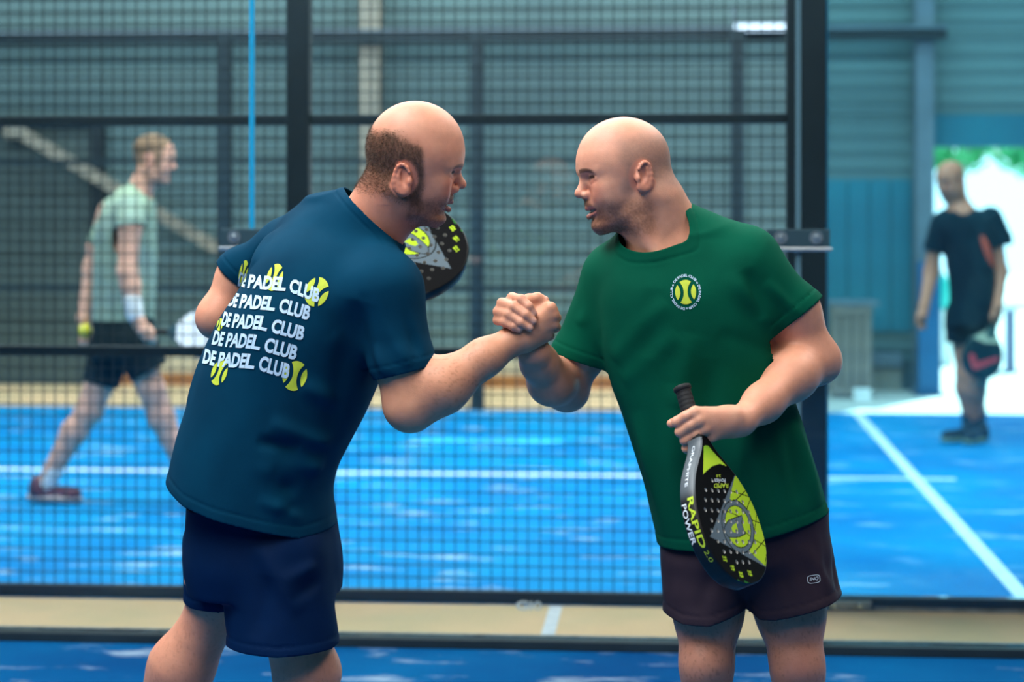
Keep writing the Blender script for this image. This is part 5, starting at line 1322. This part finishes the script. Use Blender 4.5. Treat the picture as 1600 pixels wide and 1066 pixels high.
# paddle of the man in green, hanging from his left fist
PO, PT = J(1065, 603, -0.222), J(1160, 919, -0.365)
pg = empty('padel_racket', c2w((PO+PT)/2)); tag(pg, 'black and lime perforated padel racket hanging from the fist of the man in green', 'padel racket')
fv = (PT-PO)/np.linalg.norm(PT-PO); nn_ = np.array([0.80, -0.60, 0.0]); nn_ -= fv*(nn_@fv); nn_ /= np.linalg.norm(nn_); uu_ = np.cross(fv, nn_); SP = np.linalg.norm(PT-PO)/0.455
design((PO, uu_, fv, nn_, SP, 0.019))
XG, FG, _ = paddle(pg, PO, PT, (0.80, -0.60, 0.0), face_cols, frame_cols)
side = -1 if uu_[0] > 0 else 1                      # the edge that looks left
slope_ = np.gradient(WY, WX)
def edge_text(body, v0, v1, n0, h, m, name, bold=0.03, flip=1):
    tv_, tt_ = text_mesh(body, bold, 0.3); x = tv_[:, 0]/tv_[:, 0].max(); v = v0+(v1-v0)*x; n = n0+tv_[:, 1]*h
    P = XG(side*(hw_(v)+0.0012), v, n); raw(name, c2w(P), tt_, m, pg, False, origin=np.array(pg.location))
edge_text('RAPID', 0.262, 0.372, 0.001, 0.0150, M_LIME, 'edge_lettering', 0.02)
edge_text('2.0', 0.378, 0.402, 0.004, 0.0100, M_LIME, 'edge_lettering', 0.0)
edge_text('POWER', 0.272, 0.360, -0.0150, 0.0120, M_WHT, 'edge_lettering', 0.015)
edge_text('GRAPHITE', 0.140, 0.236, -0.004, 0.0075, M_WHT, 'edge_lettering', 0.02)
def face_text(body, zx0, zx1, zy, hz, m, name):
    """small words on the face, upside down in the photograph because the racket hangs tip down"""
    tv_, tt_ = text_mesh(body, 0.02, 0.5); x = tv_[:, 0]/tv_[:, 0].max(); P = []
    for a, b in zip(x, tv_[:, 1]):
        u, v = px_uv(FG, 1060+(zx0+(zx1-zx0)*a)/4.44, 690+(zy+hz*b-(zx0-(zx0+(zx1-zx0)*a))*0.20*-1*0)/4.44); P.append((u, v))
    P = np.array(P); raw(name, c2w(XG(P[:, 0], P[:, 1], np.full(len(P), 0.0194))), tt_, m, pg, False, origin=np.array(pg.location))
face_text('RAPID', 345, 246, 292, 32, M_LIME, 'face_lettering'); face_text('POWER', 325, 246, 258, 22, M_WHT, 'face_lettering'); face_text('2.0', 292, 262, 230, 18, M_LIME, 'face_lettering')
# paddle of the man in navy, held up in front of his chest
tipL = QO+vL*0.455
pn = empty('padel_racket', c2w((QO+tipL)/2)); tag(pn, 'black and lime padel racket held up, half hidden behind the man in navy', 'padel racket')
FS = 1
paddle(pn, QO, tipL, (0.05, -0.80, 0.50), face_cols, frame_cols)

# ================================================================== players on the court behind
def mk(d):
    return lambda px, py, dz=0.0: at(px, py, d+dz)
M_SAGE = cloth('sage_green_cotton', '8fa48e', '859c96'); M_DARKS = cloth('charcoal_shorts_cloth', '1d2c31', '16242a')
M_BLK = cloth('black_sports_cloth', '0d2a36', '0a222e'); M_CORAL = cloth('coral_side_panel', 'e4654f', 'd65846')
M_SOCKW = mat('white_cotton_sock', 'd9dde0', 0.8, bump=(120, 0.4, 0.003)); M_SOCKB = mat('dark_sock', '12303c', 0.8)
M_SHOE = mat('maroon_shoe_mesh', '6a2f38', 0.7, noise=(40, '4c2430', 0.4, 0.6)); M_SHOEB = mat('black_shoe_mesh', '0e2732', 0.7); M_SOLE = mat('pale_shoe_sole', 'b9a9a8', 0.7); M_SOLEB = mat('khaki_shoe_sole', '6d7f6a', 0.7)
def blob(name, prims, h, m, root, smooth=2, cut=None, base=None):
    V, Q = surface(prims, h); V = relax(V, Q, smooth); T = tris(Q)
    if cut is not None: V, T = clip(V, T, cut(V))
    return raw(name, c2w(V), T, m, root, True, origin=np.array((base or root).location))
def shoe(root, heel, toe, m, ms, h=0.005):
    f = toe-heel; L = np.linalg.norm(f); f = f/L; up = np.array([0, 0, 1.0]); up = up-f*(up@f); up /= np.linalg.norm(up); s = np.cross(f, up)
    ax = np.stack([f, s, up])
    c = heel+f*L*0.48
    up_ = [cap(heel+f*0.045+up*0.075, heel+f*0.05+up*0.045, 0.042, 0.044, k=0.02), cap(heel+f*0.05+up*0.045, toe-f*0.045+up*0.038, 0.042, 0.036, k=0.03, flat=(up, 0.85)), ell(toe-f*0.06+up*0.040, (0.055, 0.046, 0.028), ax, k=0.02)]
    so = [ell(c+up*0.013, (L*0.52, 0.047, 0.020), ax), ell(toe-f*0.08+up*0.014, (0.08, 0.052, 0.019), ax, k=0.02), ell(heel+f*0.06+up*0.014, (0.065, 0.042, 0.020), ax, k=0.02)]
    o = blob('shoe', up_, h, m, root); blob('sole', so, h, ms, o, base=root)
    return o
NOH = lambda x, y, z, n: 0*x
# ---- the man in sage green, walking to the right behind the wire fence
K = mk(9.34)
base = c2w(K(170, 790)); base[2] = 0
sage = empty('person', base); tag(sage, 'man in a sage green t-shirt walking behind the wire fence, holding a ball', 'person')
SMx = rot3(math.radians(4), math.radians(2)); SO = K(240, 249)
B_ = local(head_prims(), SMx, SO, 1.0)
B_ += [cap(K(231, 272), K(213, 308), 0.058, 0.062, k=0.04), cap(K(205, 330), K(195, 400), 0.10, 0.11, k=0.05), cap(K(195, 400), K(192, 500), 0.11, 0.10, k=0.05)]
w1 = K(213, 497, -0.25)
B_ += [cap(K(205, 345, -0.19), K(203, 356, -0.22), 0.045, 0.050, k=0.02), cap(K(203, 356, -0.22), K(199, 425, -0.24), 0.050, 0.044, k=0.03), cap(K(199, 425, -0.24), K(204, 447, -0.24), 0.044, 0.043, k=0.03), cap(K(204, 447, -0.24), w1, 0.043, 0.030, k=0.03)]
hd = K(224, 516, -0.25); B_ += [cap(w1, hd, 0.030, 0.034, k=0.02)]
for i in range(4): B_ += chain([hd+np.array([0.01, -0.01, 0.012-0.016*i]), K(238, 517+4*i, -0.265), K(240, 523+4*i, -0.24), K(230, 526+3*i, -0.23)], [0.013, 0.011, 0.010, 0.009], k=0.006)
B_ += chain([w1, K(230, 510, -0.23), K(243, 520, -0.23)], [0.018, 0.013, 0.010], k=0.008)
w2 = K(131, 497, 0.17)
B_ += [cap(K(170, 330, 0.15), K(152, 385, 0.19), 0.052, 0.045, k=0.03), cap(K(152, 385, 0.19), K(144, 420, 0.2), 0.045, 0.042, k=0.03), cap(K(144, 420, 0.2), w2, 0.042, 0.030, k=0.03), cap(w2, K(133, 520, 0.17), 0.032, 0.030, k=0.02)]
for i in range(4): B_ += chain([K(133, 512, 0.17), K(127+4*i, 530, 0.16), K(128+4*i, 538, 0.14), K(130+3*i, 532, 0.12)], [0.015, 0.011, 0.010, 0.009], k=0.006)
B_ += chain([K(133, 508, 0.16), K(140, 514, 0.14), K(141, 522, 0.125)], [0.015, 0.012, 0.010], k=0.006)
def legs(P, hip, knee, ank, rk=0.06, rt=0.09):
    P += [cap(hip, knee, rt, rk, k=0.03), cap(knee, knee+(ank-knee)*0.3+np.array([-0.012, 0, 0]), rk, 0.060, k=0.03), cap(knee+(ank-knee)*0.3+np.array([-0.012, 0, 0]), ank, 0.060, 0.038, k=0.03)]
legs(B_, K(176, 540, 0.06), K(140, 642, 0.06), K(72, 752, 0.06)); legs(B_, K(205, 540, -0.08), K(238, 610, -0.08), K(297, 752, -0.04))
def sg_paint(V):
    c = head_colours(V, SMx, SO, 1.0, dict(skin='dba892', rosy='c98875', hairc='8a7058', beardc='7a5a44', browc='6a4c36', lip='b0685c', smile=0,
        hair=lambda x, y, z, n: sst(0.070, 0.045, x+0.3*np.clip(0.04-z, 0, 0.1))*sst(-0.06, -0.02, z+0.3*np.clip(x, 0, 0.1))*0.95, beard=lambda x, ay, z, n: 0.35*sst(-0.05, -0.08, z)*sst(-0.02, 0.01, x)))
    return blend(c, srgb('e0ae98'), sst(1.55, 1.50, V[:, 2])*0.4)
make_body('body', sage, B_, 0.0075, paint=sg_paint, material=M_SKIN, fine=None)
hair = [cap(K(224, 222), K(250, 216), 0.072, 0.062, k=0.03), cap(K(222, 232), K(216, 255), 0.060, 0.045, k=0.03)]
M_HAIRB = mat('short_light_brown_hair', '8c7157', 0.8, noise=(60, '5f4a38', 0.35, 0.65), bump=(160, 0.6, 0.006))
blob('hair', [ell(SO+SMx@np.array([-0.006, 0, 0.048]), (0.094, 0.078, 0.074), SMx.T, k=0.02)], 0.006, M_HAIRB, sage, cut=lambda V: np.maximum(0.012-((V-SO)@SMx)[:, 2]-0.25*np.clip(-((V-SO)@SMx)[:, 0], -0.1, 0.1), 0.62*((V-SO)@SMx)[:, 0]-0.60*((V-SO)@SMx)[:, 2]-0.004))
ys = [292, 305, 325, 350, 400, 450, 500, 540]
SS_ = [loft([K(0, y)[2] for y in ys], [K(a, 0)[0] for a in (190, 176, 162, 153, 148, 147, 146, 146)], [K(a, 0)[0] for a in (222, 238, 243, 244, 244, 242, 240, 240)],
            [9.34-v for v in (0.06, 0.12, 0.17, 0.185, 0.18, 0.175, 0.175, 0.175)], [9.34+v for v in (0.06, 0.12, 0.17, 0.185, 0.18, 0.175, 0.175, 0.175)], n=2.3, k=0.04),
       cap(K(219, 300), K(213, 312), 0.068, 0.07, k=0.03),
       cap(K(204, 328, -0.16), K(204, 352, -0.22), 0.072, 0.064, k=0.04), cap(K(204, 352, -0.22), K(203, 384, -0.23), 0.064, 0.063, k=0.01), cap(K(180, 330, 0.15), K(160, 375, 0.18), 0.07, 0.062, k=0.04), cap(K(160, 375, 0.18), K(152, 400, 0.19), 0.062, 0.06, k=0.02)]
nz = cloth_noise(0.004, 7, 51.0)
top = plane_g(K(222, 297), (0.62, 0, 0.78)); a1 = plane_g(K(206, 352, -0.22), (0.10, -0.1, -1)); a2 = plane_g(K(158, 384, 0.18), (-0.35, 0, -0.9))
garment('t_shirt', sage, SS_, 0.0075, nz, [(top, lambda V: np.linalg.norm(V-K(228, 285), axis=1) < 0.16), (lambda V: K(0, 499)[2]-V[:, 2], lambda V: V[:, 2] < K(0, 470)[2]),
        (a1, lambda V: (np.linalg.norm(V-K(204, 374, -0.23), axis=1) < 0.11) & (V[:, 1] < 9.34-0.176)), (a2, lambda V: np.linalg.norm(V-K(153, 396, 0.19), axis=1) < 0.09)], M_SAGE, 0.003)
SP_ = [loft([K(0, y)[2] for y in (480, 520, 560)], [K(a, 0)[0] for a in (150, 147, 148)], [K(a, 0)[0] for a in (238, 240, 238)], [9.34-0.17]*3, [9.34+0.17]*3, n=2.3, k=0.04),
       cap(K(176, 535, 0.07), K(152, 615, 0.07), 0.105, 0.082, k=0.03), cap(K(206, 535, -0.09), K(240, 590, -0.09), 0.105, 0.090, k=0.03), cap(K(240, 590, -0.09), K(262, 640, -0.09), 0.09, 0.09, k=0.02)]
hb = plane_g(K(154, 598, 0.07), (-0.30, 0, -0.95)); hf = plane_g(K(232, 582, -0.09), (0.50, 0, -0.86))
_d = lambda V, a, b, r: (lambda t: np.linalg.norm(V-a-t[:, None]*(b-a), axis=1)-r)(np.clip((V-a)@(b-a)/((b-a)@(b-a)), 0, 1))
fr_ = lambda V: np.minimum(_d(V, K(206, 535, -0.09), K(240, 590, -0.09), 0.10), _d(V, K(240, 590, -0.09), K(262, 640, -0.09), 0.09)) < _d(V, K(176, 535, 0.07), K(152, 615, 0.07), 0.09)
isf = lambda V: fr_(V) & (V[:, 2] < K(0, 545)[2]); isb = lambda V: ~fr_(V) & (V[:, 2] < K(0, 560)[2])
garment('shorts', sage, SP_, 0.0075, cloth_noise(0.004, 9, 61.0), [(hf, isf), (hb, isb), (lambda V: V[:, 2]-K(0, 486)[2], None)], M_DARKS, 0.003)
blob('wristband', [cap(K(206, 468, -0.245), K(211, 492, -0.25), 0.044, 0.040)], 0.006, M_SOCKW, sage)
h1_, t1_ = K(44, 787, 0.06), K(128, 796, 0.06); h1_[2] = 0.018; t1_[2] = 0.004
blob('sock', [cap(K(84, 735, 0.06), K(66, 772, 0.06), 0.045, 0.042)], 0.006, M_SOCKW, sage); shoe(sage, h1_, t1_, M_SHOE, M_SOLE)
h2_, t2_ = K(286, 780, -0.04), K(372, 780, -0.06); h2_[2] = 0.004; t2_[2] = 0.010
blob('sock', [cap(K(290, 735, -0.04), K(298, 770, -0.04), 0.045, 0.042)], 0.006, M_SOCKW, sage); shoe(sage, h2_, t2_, M_SHOE, M_SOLE)
# the ball in his far hand
tb = empty('padel_ball', c2w(K(133, 517, 0.115))); tag(tb, 'yellow padel ball in the hand of the man in sage green', 'ball')
M_BALL = mat('yellow_felt', 'd8d02e', 0.9, bump=(300, 0.5, 0.003)); M_SEAM = mat('pale_seam', 'e9e9d8', 0.8)
V, Q = surface([ell((0, 0, 0), (0.0335,)*3)], 0.005); bo = raw('felt', relax(V, Q, 1)*0.0335/0.0335, Q, M_BALL, tb, True)
t_ = np.linspace(0, 2*math.pi, 48, endpoint=False); sx = np.stack([0.75*np.cos(t_)+0.25*np.cos(3*t_), 0.75*np.sin(t_)-0.25*np.sin(3*t_), 0.85*np.sin(2*t_)], -1); sx = sx/np.linalg.norm(sx, axis=1)[:, None]*0.0338
bmm = bmesh.new()
for i in range(48): tube(bmm, sx[i], sx[(i+1) % 48], 0.0016, seg=6, cap=False)
bm_obj('seam', bmm, M_SEAM, tb)
# his paddle: pale face seen flat, held forward
def plain_cols(c1, c2, fn): return lambda u, v: np.where(fn(u, v)[:, None], srgb(c2), srgb(c1))
qo = K(222, 517, -0.245); qt = K(346, 523, -0.23)
pw = empty('padel_racket', c2w((qo+qt)/2)); tag(pw, 'white padel racket carried by the man in sage green behind the fence', 'padel racket')
qt = qo+(qt-qo)/np.linalg.norm(qt-qo)*0.44
paddle(pw, qo, qt, (0.05, -0.92, 0.36), plain_cols('dfe3ec', '2c4a56', lambda u, v: v < 0.168), lambda l: np.tile(srgb('2c4654'), (len(l), 1)), res=0.004, holes=True)

# ---- the man in black by the bright doorway
K2_ = mk(11.88); K = K2_
base = c2w(K(1512, 690)); base[2] = 0
blk = empty('person', base); tag(blk, 'bald man in a black t-shirt with a coral side stripe walking by the doorway', 'person')
BMx = rot3(math.pi+math.radians(38), math.radians(10)); BO = K(1486, 281)
B_ = local(head_prims(), BMx, BO, 1.0)
B_ += [cap(K(1491, 300), K(1501, 330), 0.062, 0.068, k=0.04), cap(K(1503, 345), K(1516, 400), 0.10, 0.11, k=0.05), cap(K(1516, 400), K(1520, 480), 0.11, 0.105, k=0.05)]
def armb(P, a, e, w, hnd, tipd):
    P += [cap(a, e, 0.046, 0.043, k=0.03), cap(e, w, 0.045, 0.030, k=0.03), cap(w, hnd, 0.028, 0.034, k=0.02)]
    for i in range(4): P += chain([hnd, hnd+tipd*0.5+np.array([-0.018+0.012*i, 0.01*i, -0.01]), hnd+tipd+np.array([-0.016+0.011*i, 0.012*i-0.02, 0.0])], [0.018, 0.012, 0.009], k=0.006)
    P += chain([w, hnd+np.array([-0.03, -0.02, 0.0]), hnd+tipd*0.6+np.array([-0.035, -0.025, 0.0])], [0.018, 0.013, 0.010], k=0.008)
armb(B_, K(1466, 350, 0.06), K(1455, 425, 0.10), K(1444, 478, 0.0), K(1441, 494, -0.02), np.array([0.0, 0.0, -0.075]))
armb(B_, K(1553, 356, 0.0), K(1563, 425, 0.0), K(1559, 478, -0.10), K(1557, 492, -0.12), np.array([0.0, 0.0, -0.05]))
legs(B_, K(1506, 500, 0.06), K(1510, 585, 0.04), K(1516, 655, 0.08)); legs(B_, K(1530, 500, -0.02), K(1527, 590, -0.02), K(1528, 655, 0.06))
def bk_paint(V):
    c = head_colours(V, BMx, BO, 1.0, dict(skin='cf8468', rosy='b86b56', hairc='4a362c', beardc='38261f', browc='33231c', lip='8a4f48', smile=0,
        hair=lambda x, y, z, n: 0.45*sst(0.06, 0.02, x)*sst(0.06, 0.03, z)*sst(-0.06, -0.03, z), beard=lambda x, ay, z, n: 0.7*sst(-0.05, -0.075, z)*sst(-0.02, 0.01, x)))
    return blend(c, srgb('c67b60'), sst(1.30, 1.2, V[:, 2])*0.5)
make_body('body', blk, B_, 0.0075, paint=bk_paint, material=M_SKIN)
ys = [322, 333, 350, 380, 420, 450, 480, 520]
SB_ = [loft([K(0, y)[2] for y in ys], [K(a, 0)[0] for a in (1486, 1474, 1468, 1474, 1480, 1484, 1485, 1485)], [K(a, 0)[0] for a in (1515, 1540, 1552, 1553, 1553, 1555, 1557, 1558)],
            [11.88-v for v in (0.05, 0.09, 0.12, 0.13, 0.13, 0.13, 0.13, 0.13)], [11.88+v for v in (0.07, 0.11, 0.13, 0.14, 0.14, 0.14, 0.14, 0.14)], n=2.4, k=0.04),
       cap(K(1497, 322), K(1502, 335), 0.072, 0.075, k=0.03),
       cap(K(1474, 348, 0.05), K(1462, 385, 0.08), 0.075, 0.066, k=0.04), cap(K(1462, 385, 0.08), K(1458, 410, 0.09), 0.066, 0.066, k=0.02), cap(K(1548, 342, 0), K(1563, 375, 0.0), 0.075, 0.066, k=0.04), cap(K(1563, 375, 0), K(1567, 400, 0), 0.066, 0.066, k=0.02)]
top = plane_g(K(1498, 322), (-0.25, -0.25, 0.93)); a1 = plane_g(K(1461, 390, 0.08), (-0.1, 0, -1)); a2 = plane_g(K(1564, 382, 0.0), (0.15, 0, -1))
bs, BSV, BST = garment('t_shirt', blk, SB_, 0.0075, cloth_noise(0.004, 7, 71.0), [(top, lambda V: np.linalg.norm(V-K(1494, 312), axis=1) < 0.13), (lambda V: K(0, 478)[2]-V[:, 2], lambda V: V[:, 2] < K(0, 450)[2]),
        (a1, lambda V: np.linalg.norm(V-K(1459, 404, 0.09), axis=1) < 0.085), (a2, lambda V: np.linalg.norm(V-K(1566, 396, 0.0), axis=1) < 0.085)], M_BLK, 0.003)
bcl = Cloth(BSV, BST); n = 24; u = np.linspace(0, 1, n); g_ = np.linspace(-1, 1, 9)
q = np.array([(1534+22*a+b*6*math.sin(math.pi*min(1, a*1.15+0.08))**0.6, 368+62*a) for a in u for b in g_]); i = np.arange(n*9).reshape(n, 9)
print_obj('side_stripe', bcl, q, tris(np.stack([i[:-1, :-1], i[1:, :-1], i[1:, 1:], i[:-1, 1:]], -1).reshape(-1, 4)), M_CORAL, bs, 0.004)
SP_ = [loft([K(0, y)[2] for y in (470, 490, 510)], [K(a, 0)[0] for a in (1484, 1481, 1479)], [K(a, 0)[0] for a in (1553, 1555, 1556)], [11.88-0.125]*3, [11.88+0.14]*3, n=2.3, k=0.04),
       cap(K(1501, 495, 0.04), K(1500, 560, 0.04), 0.092, 0.085, k=0.03), cap(K(1532, 495, -0.02), K(1532, 560, -0.02), 0.095, 0.09, k=0.03)]
garment('shorts', blk, SP_, 0.0075, cloth_noise(0.004, 9, 81.0), [(lambda V: K(0, 536)[2]-V[:, 2], None), (lambda V: V[:, 2]-K(0, 473)[2], None)], M_BLK, 0.003)
for (ax_, dzz, tx) in ((1514, 0.08, 1474), (1529, 0.06, 1518)):
    blob('sock', [cap(K(ax_, 642, dzz), K(ax_, 672, dzz), 0.046, 0.044)], 0.006, M_SOCKB, blk)
    a_, b_ = K(ax_+9, 682, dzz), K(tx, 690, dzz-0.16); a_[2] = 0.004; b_[2] = 0.004; b_ = a_+(b_-a_)/np.linalg.norm(b_-a_)*0.28; shoe(blk, a_, b_, M_SHOEB, M_SOLEB)
qo, qt = K(1560, 482, -0.13), K(1526, 583, -0.20); qt = qo+(qt-qo)/np.linalg.norm(qt-qo)*0.44
pb = empty('padel_racket', c2w((qo+qt)/2)); tag(pb, 'dark padel racket with a red tick, carried by the man in black', 'padel racket')
def tick_cols(u, v):
    c = np.tile(srgb('16343c'), (len(u), 1)); c[v < 0.235] = srgb('c9c3a4'); c[(v < 0.20) & (np.abs(u) < 0.03)] = srgb('3c5a58')
    c[v-0.235 > 0.0+0.35*(u-0.02)**1] = srgb('16343c')
    d = np.minimum(seg_d(u, v, (0.070, 0.345), (0.030, 0.395))-0.020, seg_d(u, v, (0.030, 0.395), (-0.085, 0.300))-0.020+0.06*np.abs(u-0.03)); c[d < 0] = srgb('d24a52'); return c
paddle(pb, qo, qt, (0.15, -0.95, 0.0), tick_cols, lambda l: np.tile(srgb('17353d'), (len(l), 1)), res=0.004, holes=False)

# shoes of the two players in front
def foot_shoe(root, heel, toe):
    h_, t_ = heel.copy(), toe.copy(); h_[2] = 0.004; t_[2] = 0.004; f = (t_-h_)/np.linalg.norm(t_-h_); shoe(root, h_-f*0.055, h_+f*0.245, M_SHOEB, M_SOLE, 0.007)
foot_shoe(green, J(1100, 1300, -0.02), J(1060, 1300, -0.20)); foot_shoe(green, J(1262, 1300, 0.0), J(1240, 1300, -0.2))
foot_shoe(navy, J(466, 1300, -0.02), J(600, 1300, 0.02))
a_, b_ = J(224, 1290, 0.25), np.array([*J(312, 1300, 0.31)[:2], 0.004]); f = (b_-a_)/np.linalg.norm(b_-a_); shoe(navy, b_-f*0.30, b_, M_SHOEB, M_SOLE, 0.007)
